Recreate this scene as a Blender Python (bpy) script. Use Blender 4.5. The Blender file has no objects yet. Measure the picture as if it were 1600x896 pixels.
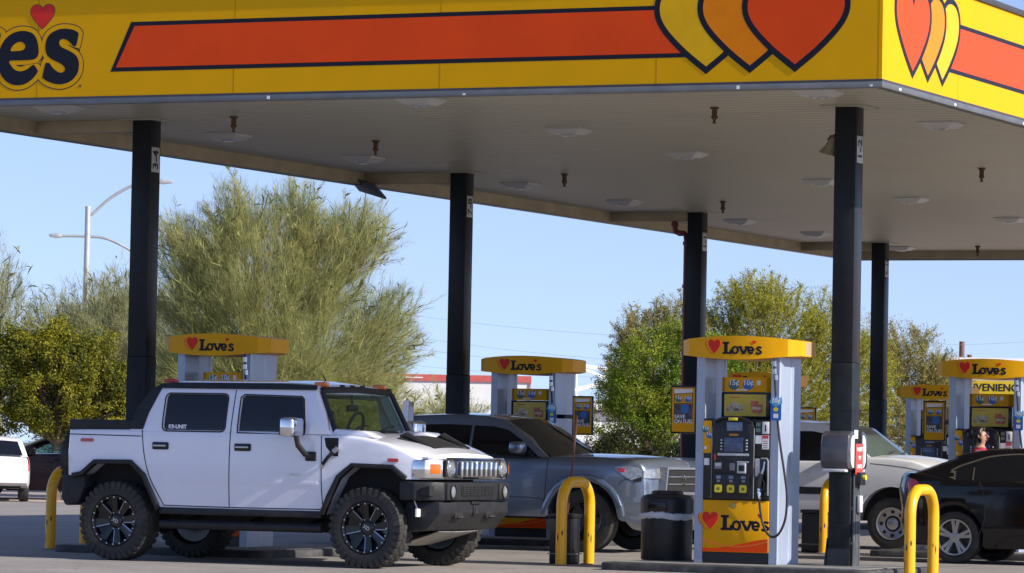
import bpy, bmesh, math, random
from mathutils import Vector, Matrix, noise
from mathutils.geometry import tessellate_polygon
R = math.radians
SC = bpy.context.scene
COL = SC.collection
random.seed(7)

# ------------------------------------------------------------------ materials
MATS = {}
def mat(name, col, rough=0.5, metal=0.0, coat=0.0, var=0.08, scale=6.0, bump=0.0, bscale=60.0, spec=0.5, dirt=0.0, dirtcol=(0.12, 0.10, 0.08), coatrough=0.05):
    if name in MATS: return MATS[name]
    m = bpy.data.materials.new(name); m.use_nodes = True
    nt = m.node_tree; N = nt.nodes; L = nt.links
    b = N['Principled BSDF']
    b.inputs['Metallic'].default_value = metal
    b.inputs['Specular IOR Level'].default_value = spec
    b.inputs['Coat Weight'].default_value = coat
    b.inputs['Coat Roughness'].default_value = coatrough
    tc = N.new('ShaderNodeTexCoord')
    n1 = N.new('ShaderNodeTexNoise'); n1.inputs['Scale'].default_value = scale; n1.inputs['Detail'].default_value = 6
    L.new(tc.outputs['Object'], n1.inputs['Vector'])
    r = N.new('ShaderNodeValToRGB')
    r.color_ramp.elements[0].position = .3; r.color_ramp.elements[1].position = .7
    r.color_ramp.elements[0].color = (*[max(0, c*(1-var)) for c in col], 1)
    r.color_ramp.elements[1].color = (*[min(1, c*(1+var)) for c in col], 1)
    L.new(n1.outputs['Fac'], r.inputs['Fac'])
    out = r.outputs['Color']
    if dirt:
        n2 = N.new('ShaderNodeTexNoise'); n2.inputs['Scale'].default_value = scale*.45; n2.inputs['Detail'].default_value = 9
        n2.inputs['Roughness'].default_value = .7
        L.new(tc.outputs['Object'], n2.inputs['Vector'])
        mr = N.new('ShaderNodeMapRange'); mr.inputs['From Min'].default_value = .52; mr.inputs['From Max'].default_value = .8
        mr.inputs['To Max'].default_value = dirt
        L.new(n2.outputs['Fac'], mr.inputs['Value'])
        mx = N.new('ShaderNodeMix'); mx.data_type = 'RGBA'
        L.new(mr.outputs['Result'], mx.inputs['Factor']); L.new(out, mx.inputs['A']); mx.inputs['B'].default_value = (*dirtcol, 1)
        out = mx.outputs['Result']
    L.new(out, b.inputs['Base Color'])
    rr = N.new('ShaderNodeMapRange'); rr.inputs['To Min'].default_value = max(0.02, rough*.8); rr.inputs['To Max'].default_value = min(1, rough*1.2+.01)
    L.new(n1.outputs['Fac'], rr.inputs['Value']); L.new(rr.outputs['Result'], b.inputs['Roughness'])
    if bump:
        n3 = N.new('ShaderNodeTexNoise'); n3.inputs['Scale'].default_value = bscale; n3.inputs['Detail'].default_value = 4
        L.new(tc.outputs['Object'], n3.inputs['Vector'])
        bp = N.new('ShaderNodeBump'); bp.inputs['Strength'].default_value = bump; bp.inputs['Distance'].default_value = .01
        L.new(n3.outputs['Fac'], bp.inputs['Height']); L.new(bp.outputs['Normal'], b.inputs['Normal'])
    MATS[name] = m
    return m
def glassmat(name, tint, gloss=.12):
    m = bpy.data.materials.new(name); m.use_nodes = True
    nt = m.node_tree; N = nt.nodes; L = nt.links
    for n in list(N): N.remove(n)
    o = N.new('ShaderNodeOutputMaterial'); t = N.new('ShaderNodeBsdfTransparent'); t.inputs['Color'].default_value = (*tint, 1)
    g = N.new('ShaderNodeBsdfGlossy'); g.inputs['Roughness'].default_value = .03
    fr = N.new('ShaderNodeFresnel'); fr.inputs['IOR'].default_value = 1.38
    tc = N.new('ShaderNodeTexCoord'); nz = N.new('ShaderNodeTexNoise'); nz.inputs['Scale'].default_value = 3
    L.new(tc.outputs['Object'], nz.inputs['Vector'])
    bp = N.new('ShaderNodeBump'); bp.inputs['Strength'].default_value = .02; L.new(nz.outputs['Fac'], bp.inputs['Height']); L.new(bp.outputs['Normal'], g.inputs['Normal'])
    ad = N.new('ShaderNodeMath'); ad.operation = 'ADD'; ad.inputs[1].default_value = gloss*.3
    ge = N.new('ShaderNodeNewGeometry'); iv = N.new('ShaderNodeMath'); iv.operation = 'SUBTRACT'; iv.inputs[0].default_value = 1; L.new(ge.outputs['Backfacing'], iv.inputs[1])
    ml = N.new('ShaderNodeMath'); ml.operation = 'MULTIPLY'; L.new(fr.outputs['Fac'], ad.inputs[0]); L.new(ad.outputs[0], ml.inputs[0]); L.new(iv.outputs[0], ml.inputs[1]); ad = ml
    mx = N.new('ShaderNodeMixShader')
    L.new(ad.outputs[0], mx.inputs['Fac']); L.new(t.outputs[0], mx.inputs[1]); L.new(g.outputs[0], mx.inputs[2]); L.new(mx.outputs[0], o.inputs['Surface'])
    MATS[name] = m
    return m
def leafmat(name, cols, rough=.7, trans=.35):
    """foliage: every leaf island takes its own tone from the list"""
    m = bpy.data.materials.new(name); m.use_nodes = True
    nt = m.node_tree; N = nt.nodes; L = nt.links
    b = N['Principled BSDF']; b.inputs['Roughness'].default_value = rough; b.inputs['Specular IOR Level'].default_value = .2
    g = N.new('ShaderNodeNewGeometry'); r = N.new('ShaderNodeValToRGB')
    e = r.color_ramp.elements
    while len(e) < len(cols): e.new(.5)
    for i, c in enumerate(cols):
        e[i].position = i/(len(cols)-1); e[i].color = (*c, 1)
    L.new(g.outputs['Random Per Island'], r.inputs['Fac']); L.new(r.outputs['Color'], b.inputs['Base Color'])
    t = N.new('ShaderNodeBsdfTranslucent'); L.new(r.outputs['Color'], t.inputs['Color'])
    mx = N.new('ShaderNodeMixShader'); mx.inputs['Fac'].default_value = trans
    o = N['Material Output']
    L.new(b.outputs[0], mx.inputs[1]); L.new(t.outputs[0], mx.inputs[2]); L.new(mx.outputs[0], o.inputs['Surface'])
    MATS[name] = m
    return m

# ------------------------------------------------------------------ 2D helpers
def catmull(pts, n=6, closed=False):
    P = [Vector(p) for p in pts]; out = []
    k = len(P); rng = range(k) if closed else range(k-1)
    for i in rng:
        if closed: a, b, c, d = P[(i-1) % k], P[i], P[(i+1) % k], P[(i+2) % k]
        else: a, b, c, d = P[max(i-1, 0)], P[i], P[i+1], P[min(i+2, k-1)]
        for j in range(n):
            t = j/n
            out.append(.5*((2*b)+(c-a)*t+(2*a-5*b+4*c-d)*t*t+(3*b-a-3*c+d)*t**3))
    if not closed: out.append(P[-1])
    return out
def area(p): return .5*sum(p[i][0]*p[(i+1) % len(p)][1]-p[(i+1) % len(p)][0]*p[i][1] for i in range(len(p)))
def ccw(p): return list(p) if area(p) > 0 else list(reversed(p))
def offset(poly, d):
    p = ccw([Vector((q[0], q[1])) for q in poly]); n = len(p); out = []
    for i in range(n):
        e1 = (p[i]-p[i-1]).normalized(); e2 = (p[(i+1) % n]-p[i]).normalized()
        n1 = Vector((e1.y, -e1.x)); n2 = Vector((e2.y, -e2.x)); m = n1+n2
        if m.length < 1e-5: m = n1.copy()
        m.normalize(); out.append(p[i]+m*(d/max(.42, m.dot(n1))))
    if d > .03:                                    # drop points that fold back inside near concave corners
        def dist(q): return min((q-(a+(b-a)*max(0, min(1, (q-a).dot(b-a)/max(1e-12, (b-a).length_squared))))).length for a, b in zip(p, p[1:]+p[:1]))
        out = [q for q in out if dist(q) > d*.965]
    return out
def stroke(pts, w, n=5, smooth=True, closed=False):
    """list of quads along a polyline; w a number or (start, end)"""
    P = catmull(pts, n, closed) if smooth else [Vector(p) for p in pts]
    k = len(P); Lf = []; Rt = []
    for i in range(k):
        a = P[i-1] if (i > 0 or closed) else P[i]; b = P[(i+1) % k] if (i < k-1 or closed) else P[i]
        t = (b-a).normalized(); nn = Vector((-t.y, t.x))
        ww = w if not isinstance(w, tuple) else w[0]+(w[1]-w[0])*i/(k-1)
        Lf.append(P[i]+nn*ww/2); Rt.append(P[i]-nn*ww/2)
    if closed: return Lf, Rt
    return Lf+list(reversed(Rt))
def heart(w, h, n=4):
    half = [(0, 0), (.2, .2), (.37, .41), (.465, .57), (.5, .71), (.485, .85), (.41, .955), (.29, 1.0), (.16, .985), (.06, .91), (0, .81)]
    hs = catmull(half, n)
    p = [(x*w, y*h) for x, y in hs]
    return p+[(-x, y) for x, y in reversed(p[1:-1])]
def arc(cx, cz, r, a0, a1, n=10, rz=None):
    rz = rz or r
    return [(cx+r*math.cos(R(a0+(a1-a0)*i/n)), cz+rz*math.sin(R(a0+(a1-a0)*i/n))) for i in range(n+1)]
def lerp_table(tab, v):
    if v <= tab[0][0]: return tab[0][1]
    for (a, x), (b, y) in zip(tab, tab[1:]):
        if v <= b: return x+(y-x)*(v-a)/(b-a)
    return tab[-1][1]
def rrect(x0, x1, y0, y1, r, n=3):
    return arc(x1-r, y1-r, r, 0, 90, n)+arc(x0+r, y1-r, r, 90, 180, n)+arc(x0+r, y0+r, r, 180, 270, n)+arc(x1-r, y0+r, r, 270, 360, n)

# ------------------------------------------------------------------ mesh builder
PLANE = {'xz': lambda a, b, d: (a, d, b), 'xy': lambda a, b, d: (a, b, d), 'yz': lambda a, b, d: (d, a, b)}
class MB:
    def __init__(s): s.bm = bmesh.new()
    def add(s, vs, fs, mi=0, M=None):
        v = [s.bm.verts.new(M @ Vector(p) if M else p) for p in vs]
        for f in fs:
            try: q = s.bm.faces.new([v[i] for i in f]); q.material_index = mi
            except ValueError: pass
        return s
    def join(s, b2, mi=None, M=None):
        if mi is not None:
            for f in b2.faces: f.material_index = mi
        if M: bmesh.ops.transform(b2, matrix=M, verts=b2.verts)
        me = bpy.data.meshes.new('t'); b2.to_mesh(me); s.bm.from_mesh(me); bpy.data.meshes.remove(me); b2.free()
        return s
    def box(s, x0, x1, y0, y1, z0, z1, mi=0, bev=0, M=None, seg=2):
        b = bmesh.new(); bmesh.ops.create_cube(b, size=1)
        for v in b.verts: v.co = Vector(((x0+x1)/2+v.co.x*(x1-x0), (y0+y1)/2+v.co.y*(y1-y0), (z0+z1)/2+v.co.z*(z1-z0)))
        if bev: bmesh.ops.bevel(b, geom=list(b.edges), offset=bev, segments=seg, profile=.5, affect='EDGES', clamp_overlap=True)
        return s.join(b, mi, M)
    def prism(s, poly, d0, d1, plane='xz', mi=0, holes=(), M=None, bev=0):
        F = PLANE[plane]; loops = [list(poly)]+[list(h) for h in holes]
        tri = tessellate_polygon([[Vector((p[0], p[1], 0)) for p in l] for l in loops])
        flat = [p for l in loops for p in l]; n = len(flat)
        vs = [F(p[0], p[1], d0) for p in flat]+[F(p[0], p[1], d1) for p in flat]
        b = bmesh.new(); bv = [b.verts.new(v) for v in vs]
        if not holes and bev:
            b.faces.new(bv[:n]); b.faces.new(list(reversed(bv[n:])))
        else:
            for t in tri:
                try: b.faces.new([bv[i] for i in t]); b.faces.new([bv[i+n] for i in reversed(t)])
                except ValueError: pass
        o = 0
        for l in loops:
            k = len(l)
            for i in range(k):
                j = (i+1) % k
                try: b.faces.new([bv[o+i], bv[o+j], bv[o+j+n], bv[o+i+n]])
                except ValueError: pass
            o += k
        bmesh.ops.recalc_face_normals(b, faces=b.faces)
        if bev: bmesh.ops.bevel(b, geom=list(b.edges), offset=bev, segments=2, profile=.5, affect='EDGES', clamp_overlap=True)
        return s.join(b, mi, M)
    def ring(s, Lf, Rt, d0, d1, plane='xz', mi=0):
        return s.prism(Lf if abs(area(Lf)) > abs(area(Rt)) else Rt, d0, d1, plane, mi, holes=[Rt if abs(area(Lf)) > abs(area(Rt)) else Lf])
    def tube(s, pts, r, seg=8, mi=0, caps=True, M=None):
        P = [Vector(p) for p in pts]; n = len(P); vs = []; fs = []
        up = Vector((0, 0, 1)); t0 = (P[1]-P[0]).normalized()
        if abs(t0.dot(up)) > .95: up = Vector((0, 1, 0))
        u = (up-t0*up.dot(t0)).normalized()
        for i in range(n):
            t = (P[min(i+1, n-1)]-P[max(i-1, 0)]).normalized()
            u = (u-t*u.dot(t)).normalized(); w = t.cross(u)
            rr = r[i] if isinstance(r, (list, tuple)) else r
            for k in range(seg):
                a = 2*math.pi*k/seg
                vs.append(P[i]+u*math.cos(a)*rr+w*math.sin(a)*rr)
        for i in range(n-1):
            for k in range(seg):
                k2 = (k+1) % seg
                fs.append((i*seg+k, i*seg+k2, (i+1)*seg+k2, (i+1)*seg+k))
        if caps: fs.append(tuple(reversed(range(seg)))); fs.append(tuple((n-1)*seg+k for k in range(seg)))
        return s.add(vs, fs, mi, M)
    def lathe(s, prof, M=None, seg=24, mi=0, cap=True, mis=None):
        vs = []; n = len(prof)
        for i, (r, z) in enumerate(prof):
            for k in range(seg):
                a = 2*math.pi*k/seg; vs.append((r*math.cos(a), r*math.sin(a), z))
        v = [s.bm.verts.new(M @ Vector(p) if M else p) for p in vs]
        for i in range(n-1):
            for k in range(seg):
                k2 = (k+1) % seg
                f = s.bm.faces.new((v[i*seg+k], v[i*seg+k2], v[(i+1)*seg+k2], v[(i+1)*seg+k])); f.material_index = mis[i] if mis else mi
        if cap:
            if prof[0][0] > 0: f = s.bm.faces.new([v[k] for k in reversed(range(seg))]); f.material_index = mis[0] if mis else mi
            if prof[-1][0] > 0: f = s.bm.faces.new([v[(n-1)*seg+k] for k in range(seg)]); f.material_index = mis[-1] if mis else mi
        return s
    def patch(s, c, nu=6, nv=4, bow=(0, 0, 0), th=.006, mi=0):
        """bilinear quad sheet c = (p00, p10, p11, p01), bowed, with thickness along its normal"""
        p = [Vector(q) for q in c]; bow = Vector(bow); nrm = (p[1]-p[0]).cross(p[3]-p[0]).normalized()
        vs = []
        for lay in (0, 1):
            for j in range(nv+1):
                for i in range(nu+1):
                    u, v = i/nu, j/nv
                    q = p[0]*(1-u)*(1-v)+p[1]*u*(1-v)+p[2]*u*v+p[3]*(1-u)*v+bow*(4*u*(1-u))
                    vs.append(q-nrm*th*lay)
        W = nu+1; K = W*(nv+1); fs = []
        for j in range(nv):
            for i in range(nu):
                a = j*W+i; fs.append((a, a+1, a+W+1, a+W)); fs.append((K+a, K+a+W, K+a+W+1, K+a+1))
        bd = [i for i in range(W)]+[j*W+nu for j in range(1, nv+1)]+[nv*W+i for i in range(nu-1, -1, -1)]+[j*W for j in range(nv-1, 0, -1)]
        for a, b in zip(bd, bd[1:]+bd[:1]): fs.append((b, a, a+K, b+K))
        return s.add(vs, fs, mi)
    def text(s, txt, size, M, ext=.001, mi=0, bold=0.0, align='CENTER'):
        me = textmesh(txt, size, ext, bold, align)
        b = bmesh.new(); b.from_mesh(me); bpy.data.meshes.remove(me)
        return s.join(b, mi, M)
    def build(s, name, mats, parent=None, smooth=38, loc=None):
        bmesh.ops.recalc_face_normals(s.bm, faces=s.bm.faces)
        if smooth:
            ca = R(smooth)
            for f in s.bm.faces: f.smooth = True
            for e in s.bm.edges:
                if len(e.link_faces) == 2 and e.calc_face_angle(0) > ca: e.smooth = False
        me = bpy.data.meshes.new(name); s.bm.to_mesh(me); s.bm.free()
        for m in (mats if isinstance(mats, (list, tuple)) else [mats]): me.materials.append(m)
        o = bpy.data.objects.new(name, me); COL.objects.link(o)
        if loc: o.location = loc
        if parent: o.parent = parent
        return o
def textmesh(txt, size, ext, bold, align):
    c = bpy.data.curves.new('t', 'FONT'); c.body = txt; c.size = size; c.extrude = ext; c.offset = bold; c.align_x = align; c.align_y = 'CENTER'; c.resolution_u = 3
    o = bpy.data.objects.new('t', c); COL.objects.link(o)
    dg = bpy.context.evaluated_depsgraph_get()
    me = bpy.data.meshes.new_from_object(o.evaluated_get(dg))
    bpy.data.objects.remove(o); bpy.data.curves.remove(c)
    return me
def boolean(obj, cutters):
    """subtract the given bmeshes from a mesh object"""
    for b in cutters:
        me = bpy.data.meshes.new('c'); bmesh.ops.recalc_face_normals(b, faces=b.faces); b.to_mesh(me); b.free()
        o = bpy.data.objects.new('c', me); COL.objects.link(o); o.parent = obj.parent
        md = obj.modifiers.new('b', 'BOOLEAN'); md.operation = 'DIFFERENCE'; md.object = o; md.solver = 'EXACT'
        dg = bpy.context.evaluated_depsgraph_get(); dg.update()
        new = bpy.data.meshes.new_from_object(obj.evaluated_get(dg))
        obj.modifiers.clear(); old = obj.data; new.name = old.name; obj.data = new
        bpy.data.meshes.remove(old); bpy.data.objects.remove(o); bpy.data.meshes.remove(me)

# ------------------------------------------------------------------ scene graph helpers
def tag(o, label, cat, group=None, kind=None):
    o['label'] = label; o['category'] = cat
    if group: o['group'] = group
    if kind: o['kind'] = kind
    return o
def thing(name, label, cat, loc=(0, 0, 0), rz=0, group=None):
    o = bpy.data.objects.new(name, None); COL.objects.link(o); o.location = loc; o.rotation_euler = (0, 0, rz); o.empty_display_size = .2
    return tag(o, label, cat, group)
def struct(o, label=None, cat=None):
    o['kind'] = 'structure'
    if label: o['label'] = label
    if cat: o['category'] = cat
    return o
def dup(o, parent=None):
    c = o.copy(); COL.objects.link(c)
    if parent: c.parent = parent
    for ch in [x for x in bpy.data.objects if x.parent == o]: dup(ch, c)
    return c
def copy_thing(src, loc, rz, label):
    c = dup(src); c.location = loc; c.rotation_euler = (0, 0, rz); c['label'] = label
    return c
FRONT = lambda x, y, z: Matrix.Translation((x, y, z)) @ Matrix.Rotation(R(90), 4, 'X')                              # text reading from -Y
SIDE = lambda x, y, z: Matrix.Translation((x, y, z)) @ Matrix.Rotation(R(90), 4, 'Z') @ Matrix.Rotation(R(90), 4, 'X')  # text reading from +X
# ------------------------------------------------------------------ palette
YEL = mat('yellow_vinyl', (.76, .375, .0), .5, var=.03, scale=2, dirt=.10, dirtcol=(.5, .28, .01), spec=.12)
YELP = mat('yellow_panel', (.76, .36, .0), .42, var=.05, scale=5, dirt=.2, dirtcol=(.45, .24, .01), spec=.2)
ORG = mat('orange_red_vinyl', (.78, .065, .004), .38, var=.06, scale=1.6, dirt=.12, dirtcol=(.4, .06, .03), bump=.05, bscale=9, spec=.15)
ORG2 = mat('amber_vinyl', (.80, .22, .0), .35, var=.05, spec=.15)
YELH = mat('pale_yellow_vinyl', (.78, .42, .004), .35, var=.05, spec=.15)
REDV = mat('red_vinyl', (.68, .03, .02), .35, var=.05, spec=.15)
INK = mat('navy_ink', (.012, .013, .022), .4, var=.1, spec=.15)
BRN = mat('brown_ink', (.06, .02, .012), .4, var=.1)
WHT = mat('white_print', (.78, .78, .78), .4, var=.03)
BLUEP = mat('blue_print', (.02, .13, .45), .4, var=.1)
TEAL = mat('teal_print', (.03, .14, .16), .4, var=.1)
DKIMG = mat('dark_print', (.05, .045, .06), .4, var=.9, scale=14)
TANIMG = mat('food_print', (.45, .36, .26), .4, var=.6, scale=30)
REDIMG = mat('red_print', (.5, .12, .06), .4, var=.6, scale=30)
LIPM = mat('gutter_metal', (.17, .175, .18), .42, metal=.5, var=.15, scale=3, dirt=.3)
CAPM = mat('dark_cap_metal', (.05, .05, .055), .5, var=.2)
TAN = mat('tan_liner', (.40, .33, .22), .7, var=.14, scale=2.5, dirt=.35, dirtcol=(.22, .16, .08))
COLU = mat('charcoal_gloss_paint', (.019, .021, .026), .32, spec=.16, var=.12, scale=9, bump=.04, bscale=40)
COLL = mat('charcoal_lower_paint', (.017, .020, .023), .5, spec=.16, var=.35, scale=5, dirt=.4, dirtcol=(.045, .045, .043), bump=.08, bscale=30)
POSTM = mat('silver_grey_paint', (.34, .40, .51), .38, metal=.25, var=.08, scale=3, dirt=.3, dirtcol=(.22, .23, .25))
BLK = mat('black_plastic', (.012, .012, .014), .42, var=.3, scale=10, dirt=.2, dirtcol=(.05, .05, .05))
BLKG = mat('black_gloss', (.01, .01, .012), .15, var=.2)
RUB = mat('black_rubber', (.018, .017, .017), .55, var=.3, scale=12)
CHR = mat('chrome', (.72, .73, .75), .08, metal=1, var=.05)
STEEL = mat('steel', (.5, .5, .5), .3, metal=1, var=.2, scale=20)
GRY = mat('grey_plastic', (.22, .23, .25), .45, var=.15)
LGRY = mat('light_grey_plastic', (.55, .56, .58), .4, var=.1)
SCRN = mat('screen_glass', (.07, .10, .18), .12, var=.25, scale=14)
SCR2 = mat('screen_glass_pale', (.16, .22, .33), .15, var=.2, scale=14)
GRN = mat('lcd_green', (.13, .17, .14), .25, var=.1)
BTN = mat('yellow_button', (.72, .62, .02), .3, var=.05)
BOLY = mat('bollard_yellow', (.80, .40, .003), .33, var=.06, scale=9, dirt=.22, dirtcol=(.40, .17, .01), bump=.03, bscale=25)
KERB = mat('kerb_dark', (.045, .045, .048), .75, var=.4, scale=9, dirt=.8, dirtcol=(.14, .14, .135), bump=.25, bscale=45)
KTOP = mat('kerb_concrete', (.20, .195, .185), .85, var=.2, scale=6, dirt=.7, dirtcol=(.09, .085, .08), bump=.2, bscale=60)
RUST = mat('rusty_iron', (.10, .055, .03), .8, var=.4, scale=30, dirt=.5)
REDPIPE = mat('red_pipe_paint', (.16, .02, .015), .45, var=.2)
TOWEL = mat('smoked_plastic', (.05, .05, .06), .22, var=.2, coat=.4, dirt=.3, dirtcol=(.13, .12, .11))
WPL = mat('white_plastic', (.82, .82, .82), .35, var=.03)
REDS = mat('red_sign', (.66, .06, .045), .4, var=.06)
BAG = mat('plastic_film', (.62, .64, .68), .2, var=.1, bump=.5, bscale=40)
FIXT = mat('fixture_white', (.50, .50, .49), .35, var=.06, dirt=.25, dirtcol=(.35, .33, .28))
LENS = mat('fixture_lens', (.42, .45, .47), .12, var=.15)

# soffit: pressed metal planks running along X
def soffit_mat():
    m = mat('soffit_planks', (.43, .41, .315), .42, var=.07, scale=.8, dirt=.25, dirtcol=(.36, .32, .26))
    nt = m.node_tree; N = nt.nodes; L = nt.links; b = N['Principled BSDF']
    tc = N.new('ShaderNodeTexCoord'); w = N.new('ShaderNodeTexWave'); w.wave_type = 'BANDS'; w.bands_direction = 'Y'; w.wave_profile = 'SAW'
    w.inputs['Scale'].default_value = 1.0
    L.new(tc.outputs['Object'], w.inputs['Vector'])
    cr = N.new('ShaderNodeValToRGB'); e = cr.color_ramp.elements
    e[0].position = 0; e[0].color = (0, 0, 0, 1); e[1].position = .16; e[1].color = (1, 1, 1, 1)
    L.new(w.outputs['Fac'], cr.inputs['Fac'])
    bp = N.new('ShaderNodeBump'); bp.inputs['Strength'].default_value = .5; bp.inputs['Distance'].default_value = .03
    old = b.inputs['Base Color'].links[0].from_socket; mx = N.new('ShaderNodeMix'); mx.data_type = 'RGBA'; mx.inputs['A'].default_value = (.29, .275, .21, 1)
    L.new(cr.outputs['Color'], mx.inputs['Factor']); L.new(old, mx.inputs['B']); L.new(mx.outputs['Result'], b.inputs['Base Color'])
    L.new(cr.outputs['Color'], bp.inputs['Height']); L.new(bp.outputs['Normal'], b.inputs['Normal'])
    return m
SOFF = soffit_mat()

# ------------------------------------------------------------------ canopy
CX0, CX1, CY0, CY1 = -10.99, 1.99, -4.04, 31.35
ZL, ZT, ZS = 5.275, 6.62, 5.465
canopy = thing('fuel_canopy', 'long yellow fuel station canopy with orange stripe, hearts and dark lettering on its fascia', 'canopy', (0, 0, 0))
b = MB(); b.box(CX0+.11, CX1-.11, CY0+.11, CY1-.11, ZS, ZS+.04); b.build('soffit', SOFF, canopy)
b = MB(); b.box(CX0+.10, CX1-.10, CY0+.10, CY1-.10, ZT-.35, ZT-.28); b.build('light_block_deck', CAPM, canopy)  # unseen deck slab above the soffit, added to block light
def fascia(x0, x1, y0, y1):
    b = MB(); b.box(x0, x1, y0, y1, ZL+.09, ZT-.07); return b.build('fascia', YEL, canopy)
T = .10
def seams():
    b = MB()
    for k in range(1, 5): b.box(CX0+2.6*k-.006, CX0+2.6*k+.006, CY0-.0009, CY0-.0002, ZL+.09, ZT-.07)
    for k in range(1, 14): b.box(CX1+.0002, CX1+.0009, CY0+2.55*k-.006, CY0+2.55*k+.006, ZL+.09, ZT-.07)
    b.box(CX1-.045, CX1-.035, CY0-.0012, CY0-.0002, ZL+.09, ZT-.07)
    b.build('panel_seam', mat('seam_yellow', (.5, .25, .0), .6, spec=.1), canopy)
seams()
ffront = fascia(CX0, CX1, CY0, CY0+T); fright = fascia(CX1-T, CX1, CY0+T, CY1-T)
fback = fascia(CX0, CX1, CY1-T, CY1); fleft = fascia(CX0, CX0+T, CY0+T, CY1-T)
b = MB()
for (x0, x1, y0, y1) in ((CX0-.03, CX1+.03, CY0-.03, CY0+T), (CX0-.03, CX1+.03, CY1-T, CY1+.03), (CX0-.03, CX0+T, CY0+T, CY1-T), (CX1-T, CX1+.03, CY0+T, CY1-T)):
    b.box(x0, x1, y0, y1, ZT-.07, ZT, bev=.008)
b.build('roof_trim', CAPM, canopy)
b = MB()
for (x0, x1, y0, y1) in ((CX0-.012, CX1+.012, CY0-.012, CY0+T), (CX0-.012, CX1+.012, CY1-T, CY1+.012), (CX0-.012, CX0+T, CY0+T, CY1-T), (CX1-T, CX1+.012, CY0+T, CY1-T)):
    b.box(x0, x1, y0, y1, ZL, ZL+.065, bev=.006); b.box(x0+.004, x1-.004, y0+.004, y1-.004, ZL+.065, ZL+.09, 1)
for k, x in enumerate((-9.1, -5.35, -2.9, .35, 1.86)): b.box(x, x+.03, CY0-.016, CY0-.011, ZL+.012, ZL+.03+.02*(k % 2), 2)
for k in range(16):
    y = CY0+.7+k*2.05+random.uniform(-.5, .5); b.box(CX1+.011, CX1+.016, y, y+.06, ZL+.014, ZL+.04, 2)
b.build('gutter_trim', [LIPM, CAPM, WPL], canopy)
b = MB(); g = .012
b.box(CX0+T, CX0+T+g, CY0+T, CY1-T, ZL+.02, ZT-.36); b.box(CX1-T-g, CX1-T, CY0+T, CY1-T, ZL+.02, ZT-.36)
b.box(CX0+T+g, CX1-T-g, CY0+T, CY0+T+g, ZL+.02, ZT-.36); b.box(CX0+T+g, CX1-T-g, CY1-T-g, CY1-T, ZL+.02, ZT-.36)
b.build('inner_liner', TAN, canopy)
ROWY = [0.0, 9.385, 18.77, 28.155]
for y in ROWY:
    b = MB(); b.box(CX0+T+g+.001, -9.44-.003, y+.03, y+.24, ZL+.035, ZS-.001, bev=.006); b.build('drain_box', TAN, canopy)

def art(parent, side, stripe_end, slant):
    """stripe and three hearts, u = distance from the near corner"""
    def P(mb, poly, d0, d1, mi=0, holes=()):
        if side == 'front': mb.prism([(CX1-u, z) for u, z in poly], CY0-d0, CY0-d1, 'xz', mi, [[(CX1-u, z) for u, z in h] for h in holes])
        else: mb.prism([(CY0+u, z) for u, z in poly], CX1+d0, CX1+d1, 'yz', mi, [[(CY0+u, z) for u, z in h] for h in holes])
    z0, z1 = 5.645, 6.215
    b = MB(); P(b, [(2.0, z0), (stripe_end+slant, z0), (stripe_end, z1), (2.0, z1)], .0005, .0012, 0)
    t = .048
    P(b, [(2.0, z0+t), (stripe_end+slant-t*1.5, z0+t), (stripe_end-t, z1-t), (2.0, z1-t)], .0012, .0018, 1)
    b.build('stripe', [INK, ORG], parent)
    for k, (u, m) in enumerate(((2.0, YELH), (1.495, ORG2), (.98, ORG))):
        h = [(u+x, 5.54+y) for x, y in heart(1.10, .862)]
        b = MB(); P(b, offset(h, .066), .0005, .0026+.0016*k, 0); P(b, h, .0026+.0016*k, .0032+.0016*k, 1)
        b.build('heart_emblem', [INK, m], parent)
art(ffront, 'front', 9.14, .26)
art(fright, 'side', 24.0, .26)

# fat lettering at the left of the front fascia, traced in a picture of it and laid out in metres
def lw(p):
    zx, zy = p; x, y = zx/5.6, zy/5.6
    return (-7.78+(x-130)/112.3, 5.825+(90-.0226*(x-130)-y)/131)
e_out = [(352, 445), (340, 370), (310, 312), (260, 284), (190, 278), (120, 300), (60, 352), (20, 430), (5, 520), (15, 610), (50, 680), (110, 730), (180, 745), (250, 730), (310, 685), (347, 632), (345, 612), (318, 574), (300, 572), (258, 606), (200, 625), (150, 610), (117, 572), (106, 535), (200, 531), (300, 525), (335, 508), (350, 478)]
e_in = [(112, 448), (130, 405), (168, 376), (205, 373), (234, 397), (233, 428), (205, 446), (160, 450)]
s_out = [(668, 408), (640, 405), (600, 365), (560, 349), (532, 360), (526, 388), (548, 420), (620, 455), (670, 492), (695, 550), (690, 630), (650, 693), (590, 728), (520, 737), (440, 715), (391, 682), (391, 660), (410, 562), (425, 553), (446, 555), (470, 590), (510, 625), (550, 637), (577, 617), (574, 590), (540, 560), (470, 525), (425, 488), (408, 430), (415, 360), (450, 302), (520, 266), (590, 262), (650, 275), (685, 300), (684, 328)]
v_out = [(-300, 300), (-170, 285), (-150, 330), (-95, 560), (-45, 330), (-60, 290), (10, 285), (22, 310), (18, 345), (-60, 690), (-90, 735), (-150, 735), (-175, 690), (-275, 370), (-300, 340)]
o_out = [(-490+185*math.cos(R(a)), 512+233*math.sin(R(a))) for a in range(0, 360, 15)]
o_in = [(-490+75*math.cos(R(a)), 512+118*math.sin(R(a))) for a in range(0, 360, 20)]
l_out = [(-1060, 150), (-880, 150), (-880, 600), (-780, 600), (-775, 520), (-690, 520), (-690, 735), (-1060, 735), (-1060, 640), (-1010, 625), (-1010, 260), (-1060, 245)]
def out_of(p, d): return offset([lw(q) for q in p], d)
b = MB(); allo = [e_out, s_out, v_out, o_out, l_out]
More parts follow.
